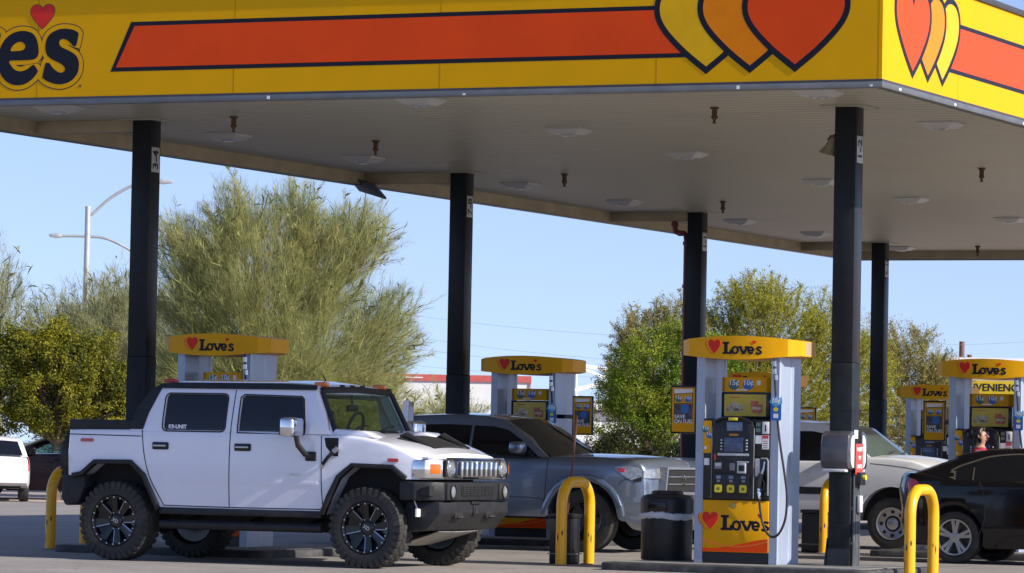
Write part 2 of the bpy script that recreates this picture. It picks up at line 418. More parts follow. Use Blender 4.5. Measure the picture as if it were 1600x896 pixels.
for k, p in enumerate(allo):
    sm = catmull([lw(q) for q in p], 3, True) if p is not l_out else [lw(q) for q in p]
    hole = [catmull([lw(q) for q in h], 3, True) for q0, h in ((0, e_in),) if p is e_out]+[[lw(q) for q in o_in] for _ in (0,) if p is o_out]
    Y = CY0
    b.prism(offset(sm, .064), Y-.0005, Y-.001-.0002*k, 'xz', 1)
    b.prism(offset(sm, .052), Y-.0021, Y-.0026-.0002*k, 'xz', 2)
    b.prism(sm, Y-.0037, Y-.0042, 'xz', 0, hole)
hh = [(lw((378, 258))[0]+x, lw((378, 258))[1]+y) for x, y in heart(.315, .275)]
b.prism(offset(hh, .008), CY0-.0005, CY0-.0048, 'xz', 1); b.prism(hh, CY0-.0048, CY0-.0056, 'xz', 3)
b.box(lw((710, 750))[0]-.012, lw((710, 750))[0]+.012, CY0-.003, CY0-.0005, lw((710, 750))[1]-.012, lw((710, 750))[1]+.012, 1)
b.build('lettering', [INK, BRN, YEL, REDV], ffront)

# fixtures under the soffit
ORD = ['first', 'second', 'third', 'fourth', 'fifth', 'sixth', 'seventh', 'eighth']
def make_light(loc, label):
    t = thing('canopy_light', label, 'ceiling light', loc, 0, 'square white lights under the canopy')
    b = MB(); s = .235; b.prism([(-s, 0), (s, 0), (s, -.02), (s*.62, -.075), (-s*.62, -.075), (-s, -.02)], -s, s, 'xz')
    # taper the other direction as well
    for v in b.bm.verts:
        if v.co.z < -.06: v.co.y *= .62
    b.build('housing', FIXT, t, smooth=20)
    b = MB(); b.lathe([(0, -.083), (.07, -.093), (.11, -.076)], seg=16); b.build('lens', LENS, t)
    return t
LY = [-1.9, 2.44, 6.42, 11.8, 15.9, 21.1, 24.95, 29.76]
first = None
for x, nm, n in ((-9.39, 'left', 8), (-4.47, 'middle', 6), (.49, 'right', 2)):
    for k in range(n):
        lab = 'square white light under the canopy, %s from the front in the %s row of lights' % (ORD[k], nm)
        if first is None: first = make_light((x, LY[k], ZS), lab)
        else: copy_thing(first, (x, LY[k], ZS), 0, lab)
def make_spr(loc, label):
    t = thing('sprinkler', label, 'sprinkler', loc, 0, 'rusty sprinkler heads under the canopy')
    b = MB(); b.lathe([(.075, 0), (.07, -.03), (.045, -.045), (.045, -.15), (.06, -.155), (.05, -.19), (.028, -.20), (.022, -.25), (.035, -.255), (.035, -.27), (0, -.27)], seg=12)
    bmesh.ops.scale(b.bm, vec=(.72, .72, .72), verts=b.bm.verts); b.build('nozzle_body', RUST, t); return t
s0 = None
for (x, y), lab in zip([(-7.9, -.15), (-7.84, 3.7), (-7.84, 9.96), (-1.46, -.13), (-7.81, 16.27), (-1.37, 9.85), (-7.79, 29.6)],
        ['rusty sprinkler head hanging right of the 3-4 column', 'rusty sprinkler head above the second light of the left row',
         'rusty sprinkler head right of the 7-8 column', 'rusty sprinkler head left of the 1-2 column near the front edge',
         'rusty sprinkler head just right of the red pipe column', 'rusty sprinkler head by itself at the right end of the soffit', 'small sprinkler head nearest the far edge of the canopy']):
    if s0 is None: s0 = make_spr((x, y, ZS), lab)
    else: copy_thing(s0, (x, y, ZS), 0, lab)
t = thing('floodlight', 'flat dark floodlight panel tilted out under the left canopy edge', 'floodlight', (-10.95, 9.45, 5.28))
b = MB(); b.box(-.12, .36, -.26, .26, -.035, .0, bev=.01, M=Matrix.Translation((0, 0, .02)) @ Matrix.Rotation(R(16), 4, 'Y') @ Matrix.Rotation(R(-20), 4, 'X')); b.build('head', mat('flood_grey', (.07, .07, .075), .5), t)
b = MB(); b.tube([(0, 0, .08), (.02, 0, .0), (.08, 0, -.02)], .02); b.build('bracket', CAPM, t)

# ------------------------------------------------------------------ columns
W = .267
def column(x, y, num, label, base=True):
    t = thing('canopy_column', label, 'column', (x, y, 0), 0, 'black steel columns holding the canopy')
    b = MB(); b.box(0, W, 0, W, 2.46, ZS-.002, bev=.012); b.build('shaft', COLU, t)
    b = MB(); b.box(-.004, W+.004, -.004, W+.004, .09, 2.46, bev=.012)
    for zz in (.62, 1.9): b.box(-.006, W+.006, -.006, W+.006, zz, zz+.008, bev=.002)
    b.build('lower_sleeve', COLL, t)
    b = MB(); b.box(-.14, W+.14, -.14, W+.14, ZS-.014, ZS-.003); b.build('cap_plate', SOFF, t)
    p = MB(); p.box(W, W+.006, .035, .235, 4.80, 5.115, bev=.002); pl = p.build('number_plate', mat('plate_white', (.45, .45, .44), .45, var=.1, dirt=.4), t)
    p = MB(); p.text(num, .19, SIDE(W+.0065, .135, 4.957) @ Matrix.Rotation(R(90), 4, 'Z'), .0015, bold=.004); p.build('numeral', INK, pl)
    return t
colA = column(0, 0, '1-2', 'black square canopy column with paper towel box, right of the nearest fuel pump')
column(-9.44, 0, '3-4', 'black square canopy column rising behind the cab of the white pickup')
column(-9.44, ROWY[1], '7-8', 'black square canopy column between the big feathery tree and the middle fuel pump')
colD = column(-9.44, ROWY[2], '11-12', 'black square canopy column with a dark red pipe on its left side')
column(-9.44, ROWY[3], '15-16', 'thin looking black column at the far end of the canopy, behind the white truck')
b = MB(); b.prism([(-.012, .09), (-.045, .09), (-.035, .2), (-.012, .42)], -.012, W+.012, 'xz'); b.prism([(-.012, .09), (-.035, .09), (-.012, .3)], 0, W, 'yz', M=None)
b.build('base_guard', BLK, colA)
# conduits and emergency hardware on the right face of the nearest column
b = MB()
for k, (y, z1, r) in enumerate(((.04, 1.18, .018), (.10, 1.05, .022), (.16, .98, .018), (.215, 1.2, .02))):
    b.tube([(W+.03, y, .10), (W+.03, y, z1)], r, 8)
for z in (.35, .75): b.box(W+.004, W+.02, .01, .25, z, z+.03)
b.build('conduit', mat('conduit_grey', (.09, .10, .11), .5, metal=.3, var=.3), colA)
b = MB(); b.box(W+.01, W+.115, .03, .20, 1.04, 1.19, bev=.008); b.tube([(W+.10, .115, 1.13), (W+.15, .115, 1.13)], [.03, .03], 12, 1); b.build('stop_switch', [BLK, BTN], colA)
b = MB(); b.box(W+.05, W+.10, .08, .17, .72, .92, bev=.015); b.build('junction_box', LGRY, colA)
t = thing('loudspeaker', 'weathered tan horn loudspeaker high on the left of the towel box column', 'loudspeaker', (0, .13, 5.02))
b = MB(); b.lathe([(.035, 0), (.05, .04), (.075, .12), (.13, .22), (.135, .225), (.12, .21), (.06, .1), (0, .08)], M=Matrix.Translation((-.05, .0, .08)) @ Matrix.Rotation(R(196), 4, 'Y') @ Matrix.Translation((0, 0, -.02)), seg=14); b.build('horn', mat('horn_tan', (.28, .25, .16), .6, var=.3, dirt=.5), t)
b = MB(); b.box(-.10, -.003, -.04, .04, .06, .11, bev=.01); b.tube([(-.005, 0, .12), (-.08, 0, .10), (-.13, 0, .06)], .014); b.build('bracket', RUST, t)
# red pipe
t = thing('fire_pipe', 'dark red pipe with elbows running down the left side of a canopy column', 'pipe', (-9.44, ROWY[2], 0))
b = MB(); b.tube([(-.27, .1, ZS-.002), (-.27, .1, 5.22), (-.25, .1, 5.13), (-.18, .1, 5.10), (-.10, .1, 5.10), (-.06, .1, 5.06), (-.05, .1, 4.98), (-.05, .1, .08)], .048, 12)
for p in ((-.27, 5.25), (-.15, 5.10), (-.05, 4.93), (-.05, 4.2), (-.05, 2.5)): b.lathe([(.062, -.03), (.066, 0), (.062, .03)], M=Matrix.Translation((p[0], .1, p[1])), seg=12)
b.build('pipe_run', REDPIPE, t)
# towel dispensers
def towel(y, sgn, label, rz):
    t = thing('towel_dispenser', label, 'towel dispenser', (W/2, y, 1.21), rz, 'paper towel boxes on the column')
    b = MB(); prof = [(0, .0), (-.18, .02), (-.205, .10), (-.205, .27), (-.17, .41), (-.08, .455), (0, .46)]
    b.prism(prof, -.17, .17, 'yz', bev=.018); b.build('cover', TOWEL, t)
    for s in (-1, 1):
        b = MB(); b.prism([(-.005, .03), (-.06, .035), (-.115, .10), (-.125, .25), (-.10, .36), (-.05, .405), (-.005, .41)], s*.171, s*.178, 'yz'); b.build('side_plate', WPL, t)
    b = MB(); b.box(-.14, .14, -.205, -.10, -.02, .015, bev=.008); b.build('towel_slot', LGRY, t)
    return t
towel(-.006, 1, 'smoked plastic paper towel box with white side on the front of the nearest column', 0)
towel(W+.006, -1, 'paper towel box with white side on the rear of the nearest column', R(180))
t = tag(MB().box(W+.012, W+.02, .06, .18, 1.60-.02, 1.70-.02, bev=.002).build('paper_notice', WPL), 'small white paper notice above a red tag on the nearest column', 'notice')
t = thing('hanging_tag', 'red sign with white words hung on the nearest column between the towel boxes', 'sign', (W+.055, .13, 1.22))
b = MB(); b.prism(rrect(-.13, .12, -.06, .30, .02), 0, .006, 'yz'); b.build('board', REDS, t)
b = MB()
for k, (w, s) in enumerate((('INSERT', .062), ('TIP', .062), ('UNTIL', .062))): b.text(w, s, SIDE(.007, 0, .235-.10*k), .001, bold=.002)
b.build('words', WHT, t)

# ------------------------------------------------------------------ fuel pumps
def kf(p): return ((p[0]-645)*.00128, (160-p[1])*.00128)
def love_logo(k=1.0, cx=0, cz=0, y=0, M=None):
    """heart with stripes and slab lettering on a plane facing -Y"""
    b = MB()
    def pr(poly, mi, d, holes=()): b.prism([(cx+k*kf(p)[0], cz+k*kf(p)[1]) for p in poly], y-.0004, y-.0018-d, 'xz', mi, [[(cx+k*kf(p)[0], cz+k*kf(p)[1]) for p in h] for h in holes], M=M)
    hp = heart(126, 128, 3)
    for k_, (ox, oy, m) in enumerate(((-34, 10, 1), (-27, 8, 3), (-17, 5, 2), (-10, 3, 3), (0, 0, 1))): pr([(462+x+ox, 212-yv+oy*.6) for x, yv in hp], m, .0016*k_)
    pr([(548, 104), (612, 104), (612, 122), (597, 124), (597, 198), (618, 198), (622, 178), (643, 178), (643, 218), (548, 218), (548, 200), (563, 198), (563, 124), (548, 122)], 0, .0006)
    el = lambda cx_, cy_, rx, ry, n=20: [(cx_+rx*math.cos(2*math.pi*i/n), cy_+ry*math.sin(2*math.pi*i/n)) for i in range(n)]
    pr(el(673, 181, 39, 39), 0, .0010, [el(673, 181, 17, 22)])
    pr([(700, 143), (743, 143), (743, 156), (737, 158), (757, 192), (775, 158), (768, 156), (768, 143), (808, 143), (808, 156), (798, 158), (770, 219), (743, 219), (712, 158), (700, 156)], 0, .0006)
    pr(stroke([(803, 184), (806, 164), (826, 153), (846, 163), (851, 182)], 20), 0, .0014)
    pr(stroke([(803, 178), (806, 198), (826, 210), (850, 202)], 20), 0, .0010)
    pr([(800, 175), (860, 175), (860, 192), (800, 192)], 0, .0018)
    pr(stroke([(928, 160), (912, 152), (893, 155), (887, 168), (905, 181), (922, 192), (922, 206), (905, 213), (886, 211), (874, 203)], 18), 0, .0012)
    pr([(860+x, 124-yv) for x, yv in heart(40, 33, 3)], 1, .0012)
    return b
LOGOM = [INK, REDV, ORG2, YELP]
def rot2(s): return Matrix.Rotation(math.pi, 4, 'Z') if s else Matrix.Identity(4)
def price_art(b, cx, cz, k, y, M, lay=0):
    """15c / 10c badges: white figures over dark green and blue discs"""
    for dx, dz, m, tx in ((-.092, 0, 2, '15¢'), (.092, 0, 3, '10¢')):
        dz2 = dz if lay == 0 else (.055 if dx < 0 else -.055); dx2 = dx if lay == 0 else dx*.45
        c = [(cx+k*(dx2+.068*math.cos(2*math.pi*i/18)), cz+k*(dz2-.012+.062*math.sin(2*math.pi*i/18))) for i in range(18)]
        b.prism(c, y-.0004, y-.0016-(.0004 if dx > 0 else 0), 'xz', m, M=M)
        b.text(tx, .092*k, M @ FRONT(cx+k*dx2, y-.0030, cz+k*(dz2+.012)), .0008, 1, bold=.0018*k)
def make_pump(label):
    t = thing('fuel_pump', label, 'fuel pump', (0, 0, 0), 0, 'yellow and silver fuel pumps under the canopy')
    b = MB(); b.box(-.412, .412, -.30, .30, 0, 1.68, bev=.01); b.build('cabinet', BLK, t)
    for s in (-1, 1):
        prof = [(.415, -.352), (.515, -.352), (.527, -.33), (.527, -.03), (.515, -.012), (.515, .012), (.527, .03), (.527, .33), (.515, .352), (.415, .352), (.415, .30), (.425, .28), (.425, .02), (.418, 0), (.425, -.02), (.425, -.28), (.415, -.30)]
        b = MB(); b.prism([(s*x, y) for x, y in prof], 0, 2.46, 'xy', bev=0)
        b.build('side_post', POSTM, t, smooth=20)
    # header: bowed lens-shaped box
    stations = [(-.74, -.24, 2.425, 2.60), (-.62, -.37, 2.415, 2.615), (-.45, -.425, 2.398, 2.632), (-.22, -.455, 2.38, 2.648), (0, -.465, 2.374, 2.652), (.22, -.455, 2.38, 2.648), (.45, -.425, 2.398, 2.632), (.62, -.37, 2.415, 2.615), (.74, -.24, 2.425, 2.60)]
    vs = []; n = len(stations)
    for x, y, z0, z1 in stations: vs += [(x, y, z0), (x, y, z1), (x, -y, z1), (x, -y, z0)]
    fs = [(0, 1, 2, 3), ((n-1)*4+3, (n-1)*4+2, (n-1)*4+1, (n-1)*4)]
    for i in range(n-1):
        for k in range(4): fs.append((i*4+k, i*4+(k+1) % 4, (i+1)*4+(k+1) % 4, (i+1)*4+k))
    hd = MB().add(vs, fs).build('header', YELP, t, smooth=16)
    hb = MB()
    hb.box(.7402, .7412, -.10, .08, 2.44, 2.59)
    hb.build('end_plate', mat('end_plate_tan', (.42, .30, .19), .5), hd)  # thin tan sheet that paints a patch of shade onto the header end
    for s in (0, 1):
        lb = love_logo(.98, -.035, 2.51, -.4665, rot2(s))
        # wrap the flat art onto the bowed face
        Mi = rot2(s).inverted()
        for v in lb.bm.verts:
            p = Mi @ v.co; yy = lerp_table([(q[0], q[1]) for q in stations], p.x); p.y += yy+.465; v.co = rot2(s) @ p
        lb.build('logo', LOGOM, hd)
    for s in (0, 1):
        M = rot2(s); yf = -.362
        # lower yellow door
        b = MB(); b.box(-.41, .41, yf, -.30, .13, .735, bev=.006, M=M); b.box(-.41, .41, yf+.02, -.30, .0, .125, 1, M=M)
        low = b.build('lower_panel', [YELP, BLK], t)
        b = MB(); wave = lambda x, o, a: o+a*math.cos((x+.1)*4.2)*-1
        xs = [-.408+.816*i/24 for i in range(25)]
        lo = [(x, .135) for x in xs]; w1 = [(x, .245+.055*(-math.cos((x-.33)*3.6+math.pi))) for x in xs]
        b.prism(lo+list(reversed([(x, .235-.06*math.sin((x+.72)*3.9)) for x in xs])), yf-.0005, yf-.0015, 'xz', 0, M=M)
        up = [(x, .285-.085*math.sin((x+.42)*3.7)) for x in xs]; dn = [(x, .262-.075*math.sin((x+.42)*3.7)) for x in xs]
        b.prism(dn+list(reversed(up)), yf-.0017, yf-.0025, 'xz', 1, M=M)
        b.build('wave_print', [ORG, mat('orange_print', (.75, .15, .01), .4)], low)
        love_logo(1.22, -.03, .475, yf-.0005, M).build('logo', LOGOM, low)
        b = MB(); b.lathe([(.036, 0), (.036, .012), (.03, .016), (0, .016)], M=M @ Matrix.Translation((-.03, yf, .67)) @ Matrix.Rotation(R(90), 4, 'X'), seg=18); b.build('lock', mat('brass_dull', (.42, .36, .10), .4, metal=.3), low)
        # control panel with arched top
        arch = [(-.30, .745), (.225, .745), (.225, 1.60), (.19, 1.65), (.10, 1.695), (-.04, 1.712), (-.18, 1.695), (-.27, 1.65), (-.30, 1.60)]
        b = MB(); b.prism(arch, yf-.03, -.30, 'xz', 0, M=M, bev=.012)
        b.prism(stroke([(-.27, 1.645), (-.18, 1.69), (-.04, 1.708), (.10, 1.69), (.19, 1.645)], .022), yf-.06, yf-.02, 'xz', 0, M=M)
        b.box(-.27, .19, yf-.05, yf-.028, .80, 1.045, 0, .008, M=M)
        b.box(-.085, .03, yf-.064, yf-.058, 1.665, 1.697, 1, .002, M=M)
        for dx in (-.302, .222): b.box(dx, dx+.008, yf-.034, yf-.02, .76, 1.58, 2, M=M)
        b.box(-.225, .165, yf-.034, yf-.029, 1.255, 1.282, 3, M=M)
        b.box(-.26, -.17, yf-.034, yf-.029, 1.10, 1.175, 2, M=M); b.box(-.25, -.18, yf-.037, yf-.033, 1.13, 1.165, 3, M=M)
        b.box(-.265, -.245, yf-.034, yf-.029, 1.20, 1.27, 4, M=M)
        b.box(-.07, .0, yf-.05, yf-.029, 1.08, 1.17, 2, .01, M=M); b.box(.025, .135, yf-.045, yf-.029, 1.05, 1.17, 3, .006, M=M); b.box(.045, .115, yf-.047, yf-.044, 1.075, 1.145, 0, M=M)
        b.box(.02, .165, yf-.036, yf-.029, 1.176, 1.19, 3, M=M)
        b.box(-.08, .03, yf-.033, yf-.029, 1.487, 1.51, 5, M=M)
        cp = b.build('control_panel', [BLK, BTN, GRY, LGRY, REDS, mat('amber_label', (.5, .2, .03), .5)], t)
        b = MB(); b.box(-.115, .08, yf-.034, yf-.029, 1.545, 1.645, bev=.002, M=M); b.build('screen', SCR2, cp)
        b = MB(); b.box(-.145, .09, yf-.034, yf-.029, 1.30, 1.465, bev=.002, M=M); b.build('screen', SCRN, cp)
        b = MB()
        for x in (-.19, .125):
            for k in range(4): b.box(x, x+.022, yf-.038, yf-.029, 1.318+k*.036, 1.336+k*.036, bev=.003, M=M)
        b.build('keypad', LGRY, cp)
        for x in (-.20, -.045, .11):
            b = MB(); b.prism(rrect(x-.045, x+.045, .825, .915, .02), yf-.052, yf-.062, 'xz', 0, M=M)
            b.prism(rrect(x-.02, x+.02, .85, .885, .01), yf-.062, yf-.0625, 'xz', 1, M=M)
            b.box(x-.028, x+.028, yf-.053, yf-.0505, .985, 1.02, 2, M=M); b.box(x-.02, x+.02, yf-.053, yf-.0505, .945, .972, 3, M=M)
            b.build('fuel_button', [BTN, mat('button_print', (.22, .19, .01), .4), SCR2, GRY], cp)
        # left promo panel
        b = MB(); b.box(-.412, -.302, yf-.012, -.30, .745, 1.685, 0, .01, M=M)
        b.prism(rrect(-.408, -.308, 1.28, 1.66, .018), yf-.0125, yf-.0165, 'xz', 1, M=M)
        b.box(-.40, -.335, yf-.014, yf-.012, 1.14, 1.22, 2, M=M)
        pp = b.build('promo_panel', [BLK, YELP, WHT], t)
        b = MB(); price_art(b, -.36, 1.53, .62, yf-.0165, M, 1); b.box(-.398, -.37, yf-.018, yf-.0166, 1.325, 1.36, 1, M=M); b.build('price_print', [INK, WHT, TEAL, BLUEP], pp)
        # right panel: number, stickers, nozzle boot
        b = MB(); b.box(.23, .412, yf-.012, -.30, 1.245, 1.66, 0, .008, M=M)
        for z0, z1 in ((1.60, 1.645), (1.535, 1.58)): b.box(.245, .30, yf-.015, yf-.011, z0, z1, 1, M=M)
        b.box(.238, .318, yf-.015, yf-.011, 1.40, 1.495, 2, M=M)
        b.box(.322, .405, yf-.0155, yf-.011, 1.335, 1.50, 2, M=M); b.box(.325, .402, yf-.0165, yf-.0155, 1.46, 1.497, 3, M=M)
        for k in range(4): b.box(.335, .392, yf-.0165, yf-.0155, 1.35+k*.026, 1.358+k*.026, 3 if k % 2 else 1, M=M)
        b.build('display_panel', [BLK, GRN, WPL, REDS], t)
        b = MB(); b.box(.322, .405, yf-.017, yf-.011, 1.515, 1.655, 0, .002, M=M); sg = b.build('number_sign', WPL, t)
        b = MB(); b.text('1', .10, M @ FRONT(.363, yf-.0175, 1.577), .0008, bold=.004); b.build('numeral', INK, sg)
        b = MB(); b.box(.23, .412, yf-.012, -.30, .745, 1.24, 0, .008, M=M); b.box(.238, .30, yf-.02, yf-.011, 1.02, 1.225, 1, .004, M=M)
        b.box(.312, .40, yf-.0135, yf-.011, .80, 1.225, 2, M=M)
        L_, R_ = .30, .408
        b.tube([M @ Vector(p) for p in ((.402, yf-.018, .80), (.402, yf-.022, 1.20), (.385, yf-.022, 1.228), (.315, yf-.022, 1.228))], .011, 6, 3)
        b.build('nozzle_boot', [BLK, LGRY, BLKG, GRY], t)
        b = MB(); b.tube([M @ Vector(p) for p in ((.365, yf-.03, 1.19), (.355, yf-.045, 1.11), (.335, yf-.07, 1.03))], [.013, .016, .02], 8, 1)
        b.tube([M @ Vector(p) for p in ((.335, yf-.07, 1.05), (.32, yf-.085, .96), (.315, yf-.09, .88))], [.032, .036, .026], 8, 0)
        b.tube([M @ Vector(p) for p in ((.345, yf-.085, 1.01), (.385, yf-.09, .95), (.375, yf-.09, .87), (.33, yf-.09, .84))], .009, 6, 0)
        b.tube([M @ Vector(p) for p in ((.315, yf-.09, .88), (.32, yf-.09, .82), (.325, yf-.09, .76))], [.017, .022, .019], 8, 1)
        b.build('nozzle', [BLK, CHR], t)
        hp = catmull([(.47, -.415, 2.40), (.475, -.42, 2.26), (.50, -.43, 2.0), (.525, -.44, 1.75), (.575, -.455, 1.40), (.64, -.465, 1.05), (.675, -.47, .78), (.655, -.47, .52), (.57, -.47, .35), (.47, -.47, .335), (.385, -.465, .46), (.34, -.455, .64), (.325, -.452, .77)], 5)
        b = MB(); b.tube([M @ p for p in hp], .0145, 8, 0)
        for z, r in ((2.33, .022), (2.24, .026), (2.17, .022)): b.tube([M @ Vector((.475+(.02 if z < 2.2 else 0), -.42, z+.03)), M @ Vector((.478+(.02 if z < 2.2 else 0), -.42, z-.03))], r, 8, 1)
        hs = b.build('hose', [RUB, STEEL], t)
        b = MB(); b.prism(rrect(.455, .585, 1.67, 1.90, .02), -.458, -.47, 'xz', 0, M=M); b.prism([(.44, 1.88), (.47, 1.955), (.50, 1.92), (.53, 1.965), (.555, 1.92), (.59, 1.95), (.60, 1.87), (.52, 1.83)], -.4705, -.473, 'xz', 3, M=M)
        b.text('10¢', .075, M @ FRONT(.52, -.4745, 1.90), .0008, 1, bold=.003); b.prism([(.52+.03*math.cos(i*.42), 1.80+.025*math.sin(i*.42)) for i in range(15)], -.4705, -.472, 'xz', 2, M=M); b.box(.49, .55, -.4715, -.4703, 1.70, 1.75, 1, M=M)
        b.build('hose_tag', [BLUEP, WHT, BTN, mat('sky_print', (.12, .42, .75), .4)], hs)
        # topper above the cabinet
        yt = -.10
        b = MB(); tp = [(-.26, yt), (.26, yt), (.325, yt+.07), (.325, -.002), (-.325, -.002), (-.325, yt+.07)]
        b.prism(tp, 2.005, 2.175, 'xy', 0, M=M)
        tpo = b.build('topper', YELP, t, smooth=15)
        b = MB(); price_art(b, -.06, 2.10, .98, yt, M); b.box(.14, .185, yt-.0016, yt-.0004, 2.085, 2.14, 1, M=M); b.box(-.12, .02, yt-.0022, yt-.0017, 2.02, 2.035, 1, M=M); b.build('price_print', [INK, WHT, TEAL, BLUEP], tpo)
        b = MB(); b.box(-.30, .30, yt-.01, -.004, 1.69, 2.0, 0, .006, M=M); b.box(-.262, .262, yt-.014, yt-.0095, 1.72, 1.975, 1, M=M)
        ad = b.build('ad_frame', [BLKG, mat('ad_yellow', (.62, .45, .03), .3, var=.12, scale=8)], t)
        b = MB()
        rr = random.Random(4)
        for j in range(10):
            cx_, cz_ = -.13+rr.uniform(-.06, .07), 1.825+rr.uniform(-.04, .04); a0 = rr.uniform(.03, .06)
            b.prism([(cx_+a0*math.cos(q*.7)*rr.uniform(.8, 1.2), cz_+a0*.55*math.sin(q*.7)) for q in range(9)], yt-.0145, yt-.0152-.0002*j, 'xz', (0, 4, 0, 2)[j % 4], M=M)
        b.prism([(.085, 1.76), (.155, 1.76), (.17, 1.90), (.07, 1.90)], yt-.0145, yt-.0158, 'xz', 1, M=M); b.prism([(.165, 1.755), (.215, 1.755), (.225, 1.86), (.155, 1.86)], yt-.0145, yt-.0164, 'xz', 1, M=M)
        b.box(.09, .205, yt-.0172, yt-.0165, 1.80, 1.83, 2, M=M)
        b.box(-.19, -.06, yt-.016, yt-.0141, 1.935, 1.945, 3, M=M)
        b.build('food_picture', [TANIMG, REDIMG, mat('cream_print', (.55, .48, .33), .4, var=.3, scale=30), REDS, mat('brown_print', (.22, .13, .05), .4, var=.5, scale=40)], ad)
    # framed poster held out on an arm beside the left post, printed on both sides
    b = MB(); b.box(-1.105, -.775, .285, .315, 1.505, 2.075, 0, .006); b.box(-.775, -.52, .292, .308, 1.74, 1.80, 0)
    for s in (0, 1):
        ys = (.2845, .282) if s == 0 else (.3155, .318)
        b.box(-1.085, -.795, min(ys), max(ys), 1.527, 2.053, 1)
    po = b.build('poster_frame', [BLKG, YELP], t)
    for s in (0, 1):
        M = Matrix.Identity(4) if s == 0 else Matrix.Translation((-1.88, .60, 0)) @ Matrix.Rotation(math.pi, 4, 'Z')
        b = MB(); y = .282
        b.box(-1.055, -.825, y-.0012, y-.0003, 1.985, 2.035, 1, M=M)
        b.prism([(-1.06, 1.86), (-.82, 1.86), (-.82, 1.995), (-1.06, 1.975)], y-.0022, y-.0013, 'xz', 0, M=M); b.prism([(-1.053, 1.867), (-.827, 1.867), (-.827, 1.987), (-1.053, 1.968)], y-.003, y-.0023, 'xz', 4, M=M)
        b.box(-1.06, -.82, y-.0022, y-.0003, 1.64, 1.855, 5, M=M)
        b.prism([(-.92+.055*math.cos(q*.7), 1.80+.06*math.sin(q*.7)) for q in range(9)], y-.003, y-.0023, 'xz', 3, M=M)
        price_art(b, -.94, 1.925, .66, y-.003, M)
        b.text('SAVE', .062, M @ FRONT(-1.052, y-.0035, 1.705), .0008, 1, bold=.0012, align='LEFT'); b.text('ON FUEL', .060, M @ FRONT(-1.052, y-.0035, 1.65), .0008, 1, bold=.0012, align='LEFT')
        b.build('poster_print', [INK, WHT, TEAL, BLUEP, YELP, DKIMG], po)
    return t
PZ = .10
pump = make_pump('nearest fuel pump, facing the viewer, between black trash can and towel box column')
pump.location = (-.99, -.07, PZ)
def _no_end_shade(o):
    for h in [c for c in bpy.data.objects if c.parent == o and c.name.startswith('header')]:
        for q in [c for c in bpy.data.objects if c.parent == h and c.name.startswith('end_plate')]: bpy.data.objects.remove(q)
copy_thing(pump, (-8.18, .34, PZ), math.pi, 'fuel pump showing only its top above the roof of the white pickup')
copy_thing(pump, (-8.18, .34+ROWY[1], PZ), math.pi, 'fuel pump behind the grey pickup cab, right of the 7-8 column')
copy_thing(pump, (-.99, -.07+ROWY[1], PZ), 0, 'fuel pump beside the person, behind the black sedan')
copy_thing(pump, (-8.18, .34+ROWY[2], PZ), math.pi, 'fuel pump almost hidden straight behind the nearest fuel pump')
copy_thing(pump, (-8.18, .34+ROWY[3], PZ), math.pi, 'farthest fuel pump, partly hidden by the pump beside the person')

for o_ in [q for q in bpy.data.objects if q.get('category') == 'fuel pump' and q != pump]: _no_end_shade(o_)
# ------------------------------------------------------------------ islands, bollards, bins
def island(x0, x1, yc, name='pump_island'):
    b = MB(); hw = 1.32
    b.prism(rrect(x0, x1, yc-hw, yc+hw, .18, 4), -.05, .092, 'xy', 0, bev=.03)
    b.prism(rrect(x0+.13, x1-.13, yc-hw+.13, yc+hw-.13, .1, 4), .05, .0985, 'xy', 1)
    return struct(b.build(name, [KERB, KTOP]))
for yc in [y+.135 for y in ROWY]:
    island(-2.42, .93, yc); island(-9.8, -6.85, yc)
def make_bollard(loc, label):
    t = thing('bollard', label, 'bollard', loc, 0, 'yellow hoop bollards at the ends of the pump islands')
    b = MB(); r = .30; hw = .42; H = 1.0
    pts = [(0, -hw, -.02), (0, -hw, H-r)]+[(0, -hw+r-r*math.cos(R(a)), H-r+r*math.sin(R(a))) for a in range(10, 91, 10)]
    pts += [(0, hw-r+r*math.sin(R(a)), H-r+r*math.cos(R(a))) for a in range(0, 91, 10)]+[(0, hw, -.02)]
    b.tube(pts, .066, 18); hp_ = b.build('hoop', BOLY, t)
    b = MB(); rr = random.Random(int(abs(loc[0])*10))
    for k in range(5):
        s_ = rr.choice((-1, 1)); z0 = rr.uniform(.12, .55); a0 = rr.uniform(-2.4, -.7); n_ = 7; hgt = rr.uniform(.02, .10); wid = rr.uniform(.15, .45)
        vs_ = []
        for q in range(n_):
            aa = a0+wid*(q/(n_-1)-.5); e_ = math.sin(math.pi*q/(n_-1))*rr.uniform(.6, 1)
            for zz in (z0-hgt*e_, z0+hgt*e_): vs_.append((.0668*math.cos(aa), s_*hw+.0668*math.sin(aa), zz))
        b.add(vs_, [(2*q, 2*q+2, 2*q+3, 2*q+1) for q in range(n_-1)])
    b.build('rubber_scuff', mat('scuff_black', (.05, .035, .015), .7, var=.4, scale=40), hp_)
    b = MB()
    for s in (-1, 1): b.lathe([(.10, 0), (.10, .008), (.07, .012)], M=Matrix.Translation((0, s*hw, .002)), seg=18)
    b.build('base_collar', KTOP, t)
    return t
bol = make_bollard((-3.34, .30, 0), 'yellow hoop bollard in front of the grey pickup front wheel')
copy_thing(bol, (1.10, .135, 0), 0, 'yellow hoop bollard in front of the black sedan rear wheel')
copy_thing(bol, (-10.33, .135, 0), 0, 'scuffed yellow hoop bollard behind the tail of the white pickup')
copy_thing(bol, (-3.36, ROWY[1]+.1, 0), 0, 'yellow hoop bollard mostly hidden behind the towel box column')
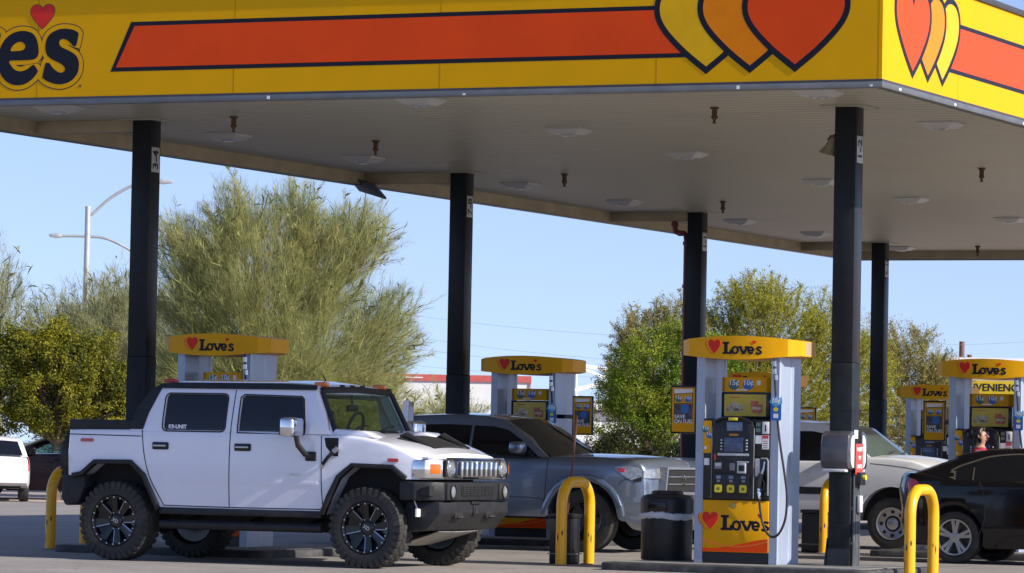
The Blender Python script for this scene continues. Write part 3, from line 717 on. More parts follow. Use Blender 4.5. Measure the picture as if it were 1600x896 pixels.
# trash can on the near island
def trash(loc, label, bag):
    t = thing('trash_can', label, 'trash can', loc, 0, 'black trash cans by the pumps')
    b = MB(); oc = 10
    b.lathe([(.298, 0), (.305, .02), (.308, .50), (.314, .51), (.314, .53), (0, .53)], seg=oc*3); b.build('body', BLK, t, smooth=25)
    b = MB(); b.lathe([(.318, .56), (.318, .72), (.30, .755), (.25, .775), (.19, .785), (.19, .81), (.16, .825), (0, .825)], seg=oc*3)
    b.box(-.12, .12, -.322, -.25, .585, .70, 1, .01); b.build('lid', [BLK, BLKG], t, smooth=25)
    if bag:
        b = MB(); vs = []; n = 60
        rr = random.Random(3)
        for k in range(n):
            a = 2*math.pi*k/n
            for z, r in ((.565, .312), (.55, .335), (.52, .338), (.49, .322)):
                vs.append(((r+rr.uniform(-.008, .008))*math.cos(a), (r+rr.uniform(-.008, .008))*math.sin(a), z+.012*math.sin(3*a)+rr.uniform(-.008, .008)))
        fs = [(k*4+j, ((k+1) % n)*4+j, ((k+1) % n)*4+j+1, k*4+j+1) for k in range(n) for j in range(3)]
        b.add(vs, fs); b.build('bag_rim', BAG, t)
    return t
trash((-2.13, .25, .098), 'black round trash can with white bag rim left of the nearest fuel pump', True)
t = thing('washer_bin', 'narrow black windscreen washer bin standing behind a yellow hoop bollard', 'washer bin', (-3.62, .62, 0))
b = MB(); b.box(-.145, .145, -.145, .145, 0, .56, bev=.02); b.box(-.16, .16, -.16, .16, .12, .13, 1); b.build('body', [BLK, GRY], t)
b = MB(); b.box(-.16, .16, -.16, .16, .56, .61, bev=.015); b.build('rim', BLK, t)
t['group'] = 'black windscreen washer bins'
copy_thing(t, (-3.58, ROWY[1]-.1, 0), 0, 'low black washer bin in shade between the nearest pump and the towel box column')
t = thing('squeegee', 'long brown handled squeegee leaning up out of the washer bin', 'squeegee', (-3.60, .62, .60))
b = MB(); b.tube([(-.01, 0, -.2), (.09, -.05, .62), (.145, -.09, 1.20)], [.012, .014, .02], 8); b.build('handle', mat('brown_wood', (.10, .04, .025), .5, var=.2), t)
b = MB(); b.box(-.09, .09, -.02, .02, -.26, -.16, bev=.01); b.build('head', RUB, t)
# crumpled plastic on the second island
b = MB(); bm = bmesh.new(); bmesh.ops.create_icosphere(bm, subdivisions=4, radius=1)
for v in bm.verts:
    n1 = noise.noise(v.co*2.6)+.6*noise.noise(v.co*6.3); v.co = Vector((v.co.x*.27*(1+.4*n1), v.co.y*.2*(1+.4*n1), max(-.02, v.co.z*.13*(1+.9*n1)+.06)))
b.join(bm)
o = b.build('plastic_bag', BAG, None, smooth=25, loc=(-1.72, ROWY[1]-.75, .10)); tag(o, 'crumpled clear plastic bag lying on the kerb behind the bollard', 'plastic bag')
# ------------------------------------------------------------------ ground
def ground_mat(name, c, jx, jy):
    """pale worn concrete slabs with sawn joints, oil drips and tyre-darkened lanes"""
    m = mat(name, c, .86, var=.10, scale=.9, dirt=.5, dirtcol=(.17, .155, .145), bump=.35, bscale=70, spec=.3)
    nt = m.node_tree; N = nt.nodes; L = nt.links; b = N['Principled BSDF']
    tc = N.new('ShaderNodeTexCoord'); sx = N.new('ShaderNodeSeparateXYZ'); L.new(tc.outputs['Object'], sx.inputs[0])
    old = b.inputs['Base Color'].links[0].from_socket
    def joint(sock, step):
        a = N.new('ShaderNodeMath'); a.operation = 'PINGPONG'; a.inputs[1].default_value = step/2; L.new(sock, a.inputs[0])
        c_ = N.new('ShaderNodeMath'); c_.operation = 'LESS_THAN'; c_.inputs[1].default_value = .012; L.new(a.outputs[0], c_.inputs[0]); return c_.outputs[0]
    mxm = N.new('ShaderNodeMath'); mxm.operation = 'MAXIMUM'; L.new(joint(sx.outputs['X'], jx), mxm.inputs[0]); L.new(joint(sx.outputs['Y'], jy), mxm.inputs[1])
    def mixcol(fac, col, prev):
        x = N.new('ShaderNodeMix'); x.data_type = 'RGBA'; L.new(fac, x.inputs['Factor']); L.new(prev, x.inputs['A']); x.inputs['B'].default_value = (*col, 1); return x.outputs['Result']
    def spots(scale, lo, hi, amt, detail=2):
        n = N.new('ShaderNodeTexNoise'); n.inputs['Scale'].default_value = scale; n.inputs['Detail'].default_value = detail; L.new(tc.outputs['Object'], n.inputs['Vector'])
        r = N.new('ShaderNodeMapRange'); r.inputs['From Min'].default_value = lo; r.inputs['From Max'].default_value = hi; r.inputs['To Max'].default_value = amt; L.new(n.outputs['Fac'], r.inputs['Value']); return r.outputs['Result']
    c1 = mixcol(spots(5.0, .62, .70, .55), (.07, .065, .06), old)        # oil drips
    c2 = mixcol(spots(.35, .50, .72, .5, 6), (.15, .14, .135), c1)       # broad traffic film
    c3 = mixcol(spots(38, .60, .75, .5), (.36, .34, .31), c2)            # pale grit
    c4 = mixcol(mxm.outputs[0], (.06, .055, .05), c3)
    L.new(c4, b.inputs['Base Color'])
    return m
b = MB(); b.add([(-900, -200, 0), (900, -200, 0), (900, 1600, 0), (-900, 1600, 0)], [(0, 1, 2, 3)])
struct(b.build('ground', ground_mat('forecourt_concrete', (.27, .245, .225), 4.6, 4.6), smooth=0))
b = MB(); b.add([(-500, 32.5, .004), (500, 32.5, .004), (500, 300, .004), (-500, 300, .004)], [(0, 1, 2, 3)])
struct(b.build('gravel', mat('pinkish_gravel', (.36, .29, .25), .95, var=.35, scale=25, dirt=.6, dirtcol=(.2, .16, .14), bump=.4, bscale=40), smooth=0))
# ------------------------------------------------------------------ vehicles
WPAINT = mat('white_car_paint', (.73, .74, .82), .2, coat=1, var=.025, scale=1.5, spec=.5, dirt=.16, dirtcol=(.50, .47, .44), coatrough=.03)
GPAINT = mat('silver_car_paint', (.17, .21, .28), .24, metal=.6, coat=1, var=.04, scale=2)
OWHT = mat('old_white_paint', (.70, .71, .73), .3, coat=.6, var=.05, scale=2, dirt=.3, dirtcol=(.4, .38, .35))
BPAINT = mat('black_car_paint', (.003, .003, .005), .12, coat=.35, var=.1, spec=.35, dirt=.2, dirtcol=(.012, .011, .011))
TRIM = mat('dark_trim', (.016, .017, .020), .45, spec=.3, var=.25, scale=14, dirt=.3, dirtcol=(.07, .07, .07))
BUMP = mat('bumper_grey', (.019, .020, .023), .5, spec=.25, var=.25, scale=9, dirt=.3, dirtcol=(.09, .09, .085), bump=.06, bscale=80)
UNDER = mat('underbody', (.008, .008, .009), .8, var=.3)
TYRE = mat('tyre_rubber', (.024, .023, .022), .75, var=.35, scale=8, dirt=.6, dirtcol=(.085, .078, .068))
TINT = mat('tinted_glass', (.006, .007, .010), .05, var=.1, spec=.55)
GLS = glassmat('windscreen_glass', (.72, .83, .77), .05)
GLT = glassmat('side_glass', (.80, .82, .80), 0)
GLP = glassmat('pale_glass', (.62, .68, .66), .3)
SEAM = mat('seam_shadow_gap', (.02, .02, .025), .8, var=.1)
AMB = mat('amber_lens', (.75, .17, .01), .15, var=.1, coat=.6)
REDL = mat('red_lens', (.42, .008, .012), .12, var=.15, coat=.8)
LAMP = mat('lamp_lens', (.25, .27, .29), .1, metal=.35, var=.35, scale=22, coat=1)
INTR = mat('interior_dark', (.06, .07, .066), .75, var=.2)
INTL = mat('interior_grey', (.075, .085, .085), .7, var=.2)
SKID = mat('skid_plate', (.38, .37, .35), .38, metal=.7, var=.2, dirt=.4, dirtcol=(.15, .14, .12))
SPOKE_GLINT = mat('milled_spoke_glint', (.24, .29, .40), .2, metal=1, var=.1)
ALLOY = mat('alloy_silver', (.40, .41, .42), .3, metal=.8, var=.1, dirt=.3)

def shell(prof, W_, xs=(), zs=(), ys=(0,), fn=None, bev=.04, cond=None):
    b = bmesh.new(); p = ccw(prof); n = len(p)
    A = [b.verts.new((q[0], -W_, q[1])) for q in p]; B = [b.verts.new((q[0], W_, q[1])) for q in p]
    b.faces.new(A); b.faces.new(list(reversed(B)))
    for i in range(n): j = (i+1) % n; b.faces.new((A[i], B[i], B[j], A[j]))
    bmesh.ops.recalc_face_normals(b, faces=b.faces)
    if bev:
        E = [e for e in b.edges if abs(e.verts[0].co.y-e.verts[1].co.y) < 1e-6 and (cond is None or cond((e.verts[0].co+e.verts[1].co)/2))]
        bmesh.ops.bevel(b, geom=E, offset=bev, segments=3, profile=.5, affect='EDGES', clamp_overlap=True)
    for ax, vals in (((1, 0, 0), xs), ((0, 0, 1), zs), ((0, 1, 0), ys)):
        for v in vals:
            bmesh.ops.bisect_plane(b, geom=list(b.verts)+list(b.edges)+list(b.faces), plane_co=Vector(ax)*v, plane_no=ax, dist=1e-5)
    if fn:
        for v in b.verts: v.co = Vector(fn(v.co.x, v.co.y, v.co.z))
    bmesh.ops.triangulate(b, faces=[f for f in b.faces if len(f.verts) > 4])
    return b
def skin(mb, poly, fn, W_, side, off, th, mi=0, xs=(), zs=(), holes=()):
    """sheet following the side skin of a shell"""
    tri = tessellate_polygon([[Vector((p[0], p[1], 0)) for p in l] for l in [poly]+list(holes)])
    flat = [p for l in [poly]+list(holes) for p in l]
    b = bmesh.new(); V = [b.verts.new((p[0], side*W_, p[1])) for p in flat]
    for t in tri:
        try: b.faces.new([V[i] for i in t])
        except ValueError: pass
    for ax, vals in (((1, 0, 0), xs), ((0, 0, 1), zs)):
        for v in vals: bmesh.ops.bisect_plane(b, geom=list(b.verts)+list(b.edges)+list(b.faces), plane_co=Vector(ax)*v, plane_no=ax, dist=1e-5)
    for v in b.verts:
        q = Vector(fn(v.co.x, v.co.y, v.co.z)); q.y += side*off; v.co = q
    fs = list(b.faces); r = bmesh.ops.extrude_face_region(b, geom=fs)
    for g in r['geom']:
        if isinstance(g, bmesh.types.BMVert): g.co.y -= side*th
    return mb.join(b, mi)
def frange(a, b, n): return [a+(b-a)*i/n for i in range(n+1)]

def wheel(parent, x, y, z, r, w, rim_r, side, style, name='wheel', tread=False, rimmat=None):
    """side = -1: outer face towards -Y"""
    wh = bpy.data.objects.new(name, None); COL.objects.link(wh); wh.location = (x, y, z); wh.parent = parent; wh.empty_display_size = .1
    M = Matrix.Rotation(R(90)*side*-1, 4, 'X')      # lathe axis z -> outward (towards side)
    h = w/2
    b = MB()
    b.lathe([(rim_r, -h*.8), (rim_r+.02, -h*.95), (r*.80, -h), (r*.95, -h*.93), (r*.985, -h*.72), (r*.985, h*.72), (r*.95, h*.93), (r*.80, h), (rim_r+.02, h*.95), (rim_r, h*.8)], M=M, seg=56, cap=False)
    if tread:
        rr = random.Random(5); n = 34
        for k in range(n):
            a = 2*math.pi*k/n
            for row, (z0, z1, da) in enumerate(((-h*1.0, -h*.52, 0), (-h*.46, -h*.04, .5), (h*.04, h*.46, .2), (h*.52, h*1.0, .7))):
                aa = a+da*2*math.pi/n; ro = r*1.0 if row in (1, 2) else r*.992
                wd = .62*2*math.pi*r/n/2
                Mb = M @ Matrix.Rotation(aa, 4, 'Z')
                sk_ = rr.uniform(-.006, .006)
                v = [(r*.955, -wd+sk_, z0), (r*.955, wd+sk_, z0), (r*.955, wd*1.1-sk_, z1), (r*.955, -wd*.9-sk_, z1), (ro, -wd*.8+sk_, z0*(.96 if row in (0, 3) else 1)), (ro, wd*.8+sk_, z0*(.96 if row in (0, 3) else 1)), (ro, wd*.8-sk_, z1*(.96 if row in (0, 3) else 1)), (ro, -wd*.8-sk_, z1*(.96 if row in (0, 3) else 1))]
                b.add(v, [(4, 5, 6, 7), (0, 1, 5, 4), (1, 2, 6, 5), (2, 3, 7, 6), (3, 0, 4, 7)], 0, Mb)
                if row in (0, 3):   # shoulder lugs running down the sidewall
                    zz = z0 if row == 0 else z1; sg = 1 if zz > 0 else -1
                    v = [(r*.80, -wd*.7, zz*1.005), (r*.80, wd*.7, zz*1.005), (r*.985, wd*.8, zz*.965), (r*.985, -wd*.8, zz*.965), (r*.80, -wd*.7, zz*1.04), (r*.80, wd*.7, zz*1.04), (r*.97, wd*.8, zz*1.02), (r*.97, -wd*.8, zz*1.02)]
                    b.add(v, [(4, 5, 6, 7), (0, 1, 5, 4), (1, 2, 6, 5), (2, 3, 7, 6), (3, 0, 4, 7)], 0, Mb)
    b.build('tyre', TYRE, wh, smooth=30)
    b = MB()
    b.lathe([(rim_r+.012, h*.90), (rim_r+.004, h*.96), (rim_r-.012, h*.90), (rim_r-.03, h*.45), (rim_r*.5, h*.2), (.0, h*.2)], M=M, seg=48, cap=False)
    b.lathe([(rim_r, -h*.9), (rim_r-.02, -h*.5), (0, -h*.4)], M=M, seg=32, cap=False)
    if style == 'offroad':
        b.lathe([(.085, h*.2), (.085, h*.62), (.06, h*.72), (0, h*.72)], M=M, seg=24, cap=False)
        for k in range(8):
            a = 2*math.pi*k/8+.12
            Mb = M @ Matrix.Rotation(a, 4, 'Z')
            b.add([(.07, -.035, h*.55), (.07, .035, h*.55), (rim_r-.005, .05, h*.72), (rim_r-.005, -.05, h*.72), (.07, -.045, h*.2), (.07, .045, h*.2), (rim_r-.005, .06, h*.3), (rim_r-.005, -.06, h*.3)], [(0, 1, 2, 3), (0, 4, 5, 1), (1, 5, 6, 2), (3, 2, 6, 7), (0, 3, 7, 4)], 0, Mb)
            for s in (-1, 1):
                b.add([(.10, s*.030-.006, h*.61), (.10, s*.030+.006, h*.61), (rim_r-.03, s*.044+.006, h*.735), (rim_r-.03, s*.044-.006, h*.735)], [(0, 1, 2, 3)], 1 if (k*2+(s > 0)) % 3 == 0 else 0, Mb)  # every third milled edge has a bluish highlight painted into its colour
        for k in range(20):
            a = 2*math.pi*k/20; b.lathe([(.010, 0), (.010, .012), (0, .014)], M=M @ Matrix.Translation(((rim_r-.012)*math.cos(a), (rim_r-.012)*math.sin(a), h*.90)), seg=8, mi=2)
        for k in range(8):
            a = 2*math.pi*(k+.5)/8; b.lathe([(.009, 0), (.009, .012), (0, .014)], M=M @ Matrix.Translation((.10*math.cos(a), .10*math.sin(a), h*.5)), seg=8, mi=2)
        b.text('XD', .06, M @ Matrix.Translation((0, 0, h*.725)) @ Matrix.Rotation(R(-25), 4, 'Z'), .001, 2, bold=.001)
        ms = [BLKG, SPOKE_GLINT, STEEL]
    elif style == 'alloy10':
        b.lathe([(.07, h*.2), (.07, h*.75), (.05, h*.82), (0, h*.82)], M=M, seg=20, cap=False, mi=1)
        b.lathe([(rim_r+.006, h*.92), (rim_r+.002, h*1.0), (rim_r-.018, h*.96), (rim_r-.02, h*.7)], M=M, seg=48, cap=False, mi=1)
        for k in range(5):
            for s in (-1, 1):
                a = 2*math.pi*k/5+s*.16+.25; Mb = M @ Matrix.Rotation(a, 4, 'Z')
                b.add([(.05, -.018, h*.78), (.05, .018, h*.78), (rim_r-.008, .022, h*.94), (rim_r-.008, -.022, h*.94), (.05, -.03, h*.3), (.05, .03, h*.3), (rim_r-.008, .034, h*.4), (rim_r-.008, -.034, h*.4)], [(0, 1, 2, 3), (0, 4, 5, 1), (1, 5, 6, 2), (3, 2, 6, 7), (0, 3, 7, 4)], 1, Mb)
        ms = [BLK, ALLOY]
    elif style == 'steel':
        b.lathe([(.09, h*.2), (.09, h*.55), (.07, h*.62), (0, h*.62)], M=M, seg=20, cap=False, mi=1)
        b.lathe([(.12, h*.45), (rim_r-.01, h*.62), (rim_r-.01, h*.3)], M=M, seg=40, cap=False, mi=1)
        for k in range(8):
            a = 2*math.pi*k/8; b.prism([(.175+.026*math.cos(i*.52), .03*math.sin(i*.52)) for i in range(12)], h*.50, h*.585, 'xy', 0, M=M @ Matrix.Rotation(a, 4, 'Z'))
        b.lathe([(rim_r+.01, h*.9), (rim_r+.004, h*.98), (rim_r-.02, h*.92), (rim_r-.022, h*.6)], M=M, seg=40, cap=False, mi=1)
        ms = [BLK, ALLOY]
    else:
        b.lathe([(.06, h*.2), (.06, h*.7), (0, h*.74)], M=M, seg=20, cap=False, mi=1)
        for k in range(6):
            a = 2*math.pi*k/6; Mb = M @ Matrix.Rotation(a, 4, 'Z')
            b.add([(.05, -.03, h*.66), (.05, .03, h*.66), (rim_r-.01, .045, h*.8), (rim_r-.01, -.045, h*.8), (.05, -.04, h*.2), (.05, .04, h*.2), (rim_r-.01, .055, h*.3), (rim_r-.01, -.055, h*.3)], [(0, 1, 2, 3), (0, 4, 5, 1), (1, 5, 6, 2), (3, 2, 6, 7), (0, 3, 7, 4)], 1, Mb)
        ms = [BLKG, BLK if style == 'dark' else ALLOY]
    b.build('rim', ms, wh, smooth=25)
    return wh

# ---------------------------------------------------------------- white off-road pickup (nearest)
def offroad_pickup():
    t = thing('pickup_truck', 'white boxy off-road pickup with chrome grille and big knobbly tyres, nearest the viewer', 'pickup truck', (-5.92, -2.41, 0))
    HW = 1.07
    front = arc(1.60, .60, .58, 8, 172, 9, .60)
    body = [(-2.28, .98), (-2.29, 1.25), (-2.27, 1.52), (-1.30, 1.53), (-.6, 1.53), (.4, 1.53), (1.12, 1.50), (1.30, 1.505), (1.6, 1.475), (1.9, 1.415), (2.15, 1.345), (2.345, 1.265), (2.365, 1.02), (2.15, 1.02), (1.97, 1.15), (1.46, 1.16), (1.29, 1.03), (1.17, .80), (1.09, .60), (-1.04, .60), (-1.14, .80), (-1.24, 1.0), (-1.42, 1.145), (-1.90, 1.14), (-2.07, 1.0), (-2.12, .98)]
    def fb(x, y, z):
        s = y/HW; k = 1.0
        if x > 1.8: k -= .035*((x-1.8)/.5)**2
        if x < -2: k -= .02*((-2-x)/.3)
        if z < .95: k -= .018*((.95-z)/.35)
        zz = z
        if x > 1.15 and z > 1.2: zz = z+.055*(1-s*s)*min(1, (x-1.15)/.3)
        xx = x
        if x > 1.9: xx = x-.085*max(0, (abs(s)-.7)/.3)**1.4*min(1, (x-1.9)/.35)
        return (xx, s*HW*k, zz)
    XS = frange(-2.2, 2.2, 22); ZS_ = frange(.7, 1.5, 8)
    b = MB(); b.join(shell(body, HW, XS, ZS_, frange(-1.0, 1.0, 12), fb, .035, lambda m: m.z > 1.2 or m.x < -2.2))
    bd = b.build('body', WPAINT, t, smooth=32)
    b = MB(); b.box(-2.2, 2.1, -.80, .80, .55, 1.30); b.box(-2.0, 2.0, -.5, .5, .38, .56)
    for x in (-1.63, 1.64): b.tube([(x, -.85, .46), (x, .85, .46)], .06); b.lathe([(.0, -.16), (.13, -.1), (.15, 0), (.13, .1), (0, .16)], M=Matrix.Translation((x, .1, .45)) @ Matrix.Rotation(R(90), 4, 'X'), seg=16)
    for x in (-1.63, 1.64):
        for s in (-1, 1): b.tube([(x+.12, s*.62, .4), (x+.16, s*.66, 1.0)], .045)
    b.build('chassis', UNDER, t)
    for s in (-1, 1):
        b = MB(); b.tube([(-1.05, s*.98, .44), (1.05, s*.98, .44)], .055, 10)
        for x in (-.8, 0, .8): b.tube([(x, s*.5, .52), (x, s*.98, .44)], .03, 8)
        b.build('side_step', TRIM, t)
    # cabin shell with a hollow inside
    CW = 1.05
    cabp = [(-1.44, 1.515), (-1.41, 1.66), (-1.30, 1.88), (-1.20, 2.0), (-1.12, 2.055), (-.9, 2.075), (.5, 2.075), (.88, 2.05), (.93, 2.02), (1.17, 1.505)]
    def fc(x, y, z):
        s = y/CW; k = 1.015-.115*max(0, (z-1.53)/.54)**1.25
        return (x, s*CW*k, z+.062*(1-s*s)*min(1, (z-2.03)/.03) if z > 2.03 else z)
    XC = frange(-1.4, 1.1, 12); ZC = frange(1.56, 2.04, 8)
    b = MB(); b.join(shell(cabp, CW, XC, ZC, frange(-.8, .8, 6), fc, .035, lambda m: m.z > 1.6))
    cab = b.build('cab', [WPAINT, INTR], t, smooth=35)
    win = [rrect(-1.01, -.20, 1.525, 1.945, .05), [(-.02, 1.52), (.80, 1.50), (.83, 1.52), (.83, 1.60), (.78, 1.90), (.75, 1.925), (.02, 1.94), (-.02, 1.91)]]
    inner = MB().prism([(-1.22, 1.511), (-1.06, 1.97), (.82, 1.97), (1.03, 1.511)], -.90, .90, 'xz').bm
    cuts = [inner]+[MB().prism(w, -1.5, 1.5, 'xz').bm for w in win]
    cuts.append(MB().prism([(-.90, 1.555), (.90, 1.555), (.83, 1.975), (-.83, 1.975)], .70, 1.6, 'yz').bm)
    cuts.append(MB().prism([(-.72, 1.62), (.72, 1.62), (.68, 1.93), (-.68, 1.93)], -1.8, -.98, 'yz').bm)
    boolean(cab, cuts)
    for s in (-1, 1):
        for w, nm in zip(win, ('rear', 'front')):
            b = MB(); skin(b, offset(w, .012), fc, CW, s, -.028, .006, 0, XC, ZC); pn = b.build('window', GLT if s > 0 else TINT, t)
            if s < 0 and nm == 'rear':
                b = MB(); b.text('K9-UNIT', .062, FRONT(-.83, -CW*1.0+.012, 1.565), .001, bold=.003); b.build('sticker', WHT, pn)
            b = MB(); skin(b, offset(w, .018), fc, CW, s, .003, .010, 0, XC, ZC, holes=[offset(w, .002)]); b.build('window_seal', TRIM, t)
    b = MB(); b.patch([(1.155, -.905, 1.55), (1.155, .905, 1.55), (.955, .835, 1.98), (.955, -.835, 1.98)], 8, 4, (.02, 0, 0), .006); b.build('windscreen', GLS, t)
    b = MB(); b.patch([(-1.40, .73, 1.615), (-1.40, -.73, 1.615), (-1.235, -.69, 1.935), (-1.235, .69, 1.935)], 4, 2, (0, 0, 0), .006); b.build('rear_window', GLT, t)
    b = MB()   # black windscreen surround
    for s in (-1, 1): b.tube([(1.185, s*.955, 1.535), (.965, s*.885, 2.0)], .030, 8)
    b.tube([(.955, -.87, 2.015), (.965, 0, 2.035), (.955, .87, 2.015)], .035, 8); b.tube([(1.19, -.93, 1.53), (1.215, 0, 1.545), (1.19, .93, 1.53)], .025, 8)
    b.build('windscreen_surround', TRIM, t)
    for y in (-.55, .15): b = MB(); b.tube([(1.20, y, 1.56), (1.15, y+.28, 1.60), (1.10, y+.55, 1.62)], .010, 6); b.build('wiper', TRIM, t)
    for s in (-1, 1):
        b = MB(); skin(b, [(-1.16, 2.012), (.93, 2.012), (.93, 2.066), (.5, 2.082), (-.9, 2.082), (-1.10, 2.066)], fc, CW, s, .018, .03, 0, XC, ZC)
        skin(b, [(-1.452, 1.53), (-1.27, 1.53), (-1.215, 1.72), (-1.085, 2.012), (-1.17, 2.03), (-1.25, 1.965), (-1.36, 1.80), (-1.425, 1.65)], fc, CW, s, .006, .02, 0, XC, ZC)
        b.build('roof_rail', TRIM, t)
    # roof lamps
    for y in (-.74, -.26, 0, .26, .74):
        b = MB(); b.box(-.035 if abs(y) < .7 else -.08, .04 if abs(y) < .7 else .08, -.04, .04, -.01, .025 if abs(y) < .7 else .045, bev=.012); b.build('roof_lamp', AMB if abs(y) > .7 else TRIM, t, loc=(.88, y, 2.062))
    b = MB(); b.box(-.08, .08, -.05, .05, 0, .045, bev=.018); b.build('roof_lamp', REDL, t, loc=(-1.06, -.80, 2.078))
    b = MB(); b.box(.45, .62, -.06, .06, 2.09, 2.125, bev=.015); b.tube([(.55, .02, 2.12), (.50, .02, 2.20)], .008, 6); b.build('roof_antenna', TRIM, t)
    # interior
    b = MB(); b.box(-1.2, 1.0, -.88, .88, 1.512, 1.518)
    for y in (-.45, .45):
        b.box(.02, .20, y-.24, y+.24, 1.4, 1.70, bev=.05); b.box(.05, .17, y-.13, y+.13, 1.70, 1.88, bev=.05)
        b.box(-.86, -.72, y-.13, y+.13, 1.55, 1.80, bev=.05)
    b.box(-.9, -.7, -.8, .8, 1.45, 1.64, bev=.05); b.box(.82, 1.08, -.86, .86, 1.50, 1.565, bev=.02)
    b.box(.88, .93, -.13, .13, 1.78, 1.86, bev=.02); b.tube([(.9, 0, 1.86), (.9, 0, 1.97)], .012, 6)
    b.build('seats', INTR, t)
    b = MB(); b.tube([(.72+.05*math.sin(a*.349), .45+.19*math.cos(a*.349), 1.60+.17*math.sin(a*.349)) for a in range(19)], .018, 6); b.prism([(-.35, 1.54), (.02, 1.54), (.10, 1.78), (-.12, 1.80)], .60, .62, 'yz')
    b.build('steering_wheel', INTL, t)
    # seams between panels
    b = MB()
    for s in (-1, 1):
        for pts in ([(-.12, .66), (-.125, 1.2), (-.115, 1.52)], [(1.09, .66), (1.07, .95), (1.06, 1.49)], [(-1.28, 1.52), (-1.25, 1.25), (-1.17, .98), (-1.02, .72), (-.98, .655)], [(-.98, .655), (0, .650), (1.09, .655)], [(-2.27, 1.46), (-1.29, 1.45)]):
            skin(b, stroke(pts, .012, 4), fb, HW, s, .0015, .004, 0, XS, ZS_)
        for pts in ([(-.115, 1.52), (-.105, 2.0)],): skin(b, stroke(pts, .012, 4), fc, CW, s, .0015, .004, 0, XC, ZC)
    b.build('panel_gap', SEAM, bd)
    for s in (-1, 1):
        for x0, x1 in ((-.93, -.17), (-.06, 1.02)): b = MB(); skin(b, rrect(x0, x1, .93, .965, .015), fb, HW, s, .004, .008, 0, XS, ZS_); b.build('side_moulding', WPAINT, bd)
    # doors' handles
    for s in (-1, 1):
        for x in (-1.03, .05):
            b = MB(); skin(b, rrect(x-.105, x+.105, 1.30, 1.385, .015), fb, HW, s, .012, .014, 0); b.tube([(x-.085, s*1.092, 1.345), (x+.085, s*1.092, 1.345)], .014, 8, 1); b.build('door_handle', [TRIM, CHR], t)
    b = MB(); skin(b, rrect(-2.10, -1.93, 1.375, 1.412, .008), fb, HW, -1, .014, .012); b.build('side_marker', REDL, t)
    b = MB(); skin(b, rrect(1.91, 2.08, 1.21, 1.25, .008), fb, HW, -1, .016, .012); b.build('side_marker', REDL, t)
    for s in (-1, 1):
        b = MB(); skin(b, [(1.10, 1.47), (1.28, 1.47), (1.28, 1.26), (1.22, 1.26), (1.12, 1.37)], fb, HW, s, .004, .006)
        for k in range(4): skin(b, [(1.14+k*.01, 1.44-k*.045), (1.27, 1.44-k*.045), (1.27, 1.425-k*.045), (1.14+k*.01, 1.425-k*.045)], fb, HW, s, .012, .006, 1)
        b.build('side_vent', [UNDER, TRIM], t)
    for s in (-1, 1):
        b = MB(); b.tube([(1.10, s*1.10, 1.17), (1.17, s*1.115, 1.25), (1.25, s*1.11, 1.325)], .022, 8); b.tube([(1.235, s*1.11, 1.315), (1.285, s*1.10, 1.355)], .030, 8, 1); b.tube([(1.075, s*1.10, 1.135), (1.10, s*1.10, 1.165)], .028, 8, 1); b.build('hood_latch', [TRIM, STEEL], t)
    b = MB(); skin(b, rrect(.66, .80, 1.03, 1.055, .01), fb, HW, -1, .006, .006); b.build('badge', STEEL, t)
    b = MB(); b.tube([(1.17, -1.03, 1.37), (1.13, -1.04, 1.65), (1.06, -1.05, 2.02)], .004, 5); b.build('antenna', TRIM, t)
    # fender flares and sills
    for s in (-1, 1):
        for pts in ([(1.09, .60), (1.17, .80), (1.29, 1.03), (1.46, 1.165), (1.97, 1.155), (2.13, 1.03)], [(-1.04, .60), (-1.14, .80), (-1.24, 1.0), (-1.42, 1.15), (-1.90, 1.145), (-2.07, 1.005), (-2.2, .98)]):
            b = MB(); st = stroke(pts, .052, 1, False); b.prism(st, s*(HW-.06), s*(HW+.038), 'xz', 0, bev=.01); b.build('fender_flare', TRIM, t)
        b = MB(); b.box(-1.03, 1.08, s*1.045-.03, s*1.045+.03, .555, .635, 0, .012); b.build('sill', TRIM, t)
    # bed
    for s in (-1, 1): b = MB(); b.box(-2.272, -1.38, s*.985-.07, s*.985+.07, 1.515, 1.635, bev=.015); b.build('bed_rail', TRIM, t)
    b = MB(); b.box(-2.272, -2.14, -.92, .92, 1.515, 1.633, bev=.015); b.box(-2.2, -1.42, -.95, .95, 1.50, 1.60, 1)
    b.tube([(-2.15, .3, 1.58), (-1.9, .45, 1.63), (-1.6, .5, 1.62), (-1.45, .55, 1.59)], .045, 8)
    b.build('bed_cover', [TRIM, UNDER], t)
    b = MB(); b.prism([(-2.34, .98), (-2.05, .98), (-2.03, .86), (-2.12, .66), (-2.30, .62), (-2.36, .72)], -1.07, 1.07, 'xz', 0, bev=.03); b.build('rear_bumper', BUMP, t)
    sp = wheel(t, -2.47, -.27, 1.16, .43, .27, .27, -1, 'offroad', 'spare_wheel', True); sp.rotation_euler = (0, 0, R(-90))
    # front end
    fx = [(2.15, -1.03), (2.36, -1.05), (2.50, -.84), (2.53, -.4), (2.535, 0), (2.53, .4), (2.50, .84), (2.36, 1.05), (2.15, 1.03)]
    b = MB(); b.prism(fx, 1.03, 1.245, 'xy', 0, bev=.018)
    b.prism([(x+.004, y*.93) for x, y in fx], 1.246, 1.272, 'xy', 0, bev=.008); gr = b.build('grille', [CHR], t, smooth=30)
    b = MB(); b.box(2.50, 2.546, -.50, .50, 1.065, 1.225, 0, .012); b.build('grille_slots', mat('grille_shadow', (.03, .04, .055), .3, metal=.4), gr)
    b = MB()
    for k in range(8):
        y = -.455+k*.13; b.box(2.515, 2.565, y-.028, y+.028, 1.05, 1.235, bev=.022, seg=3)
    b.build('grille_bars', CHR, gr)
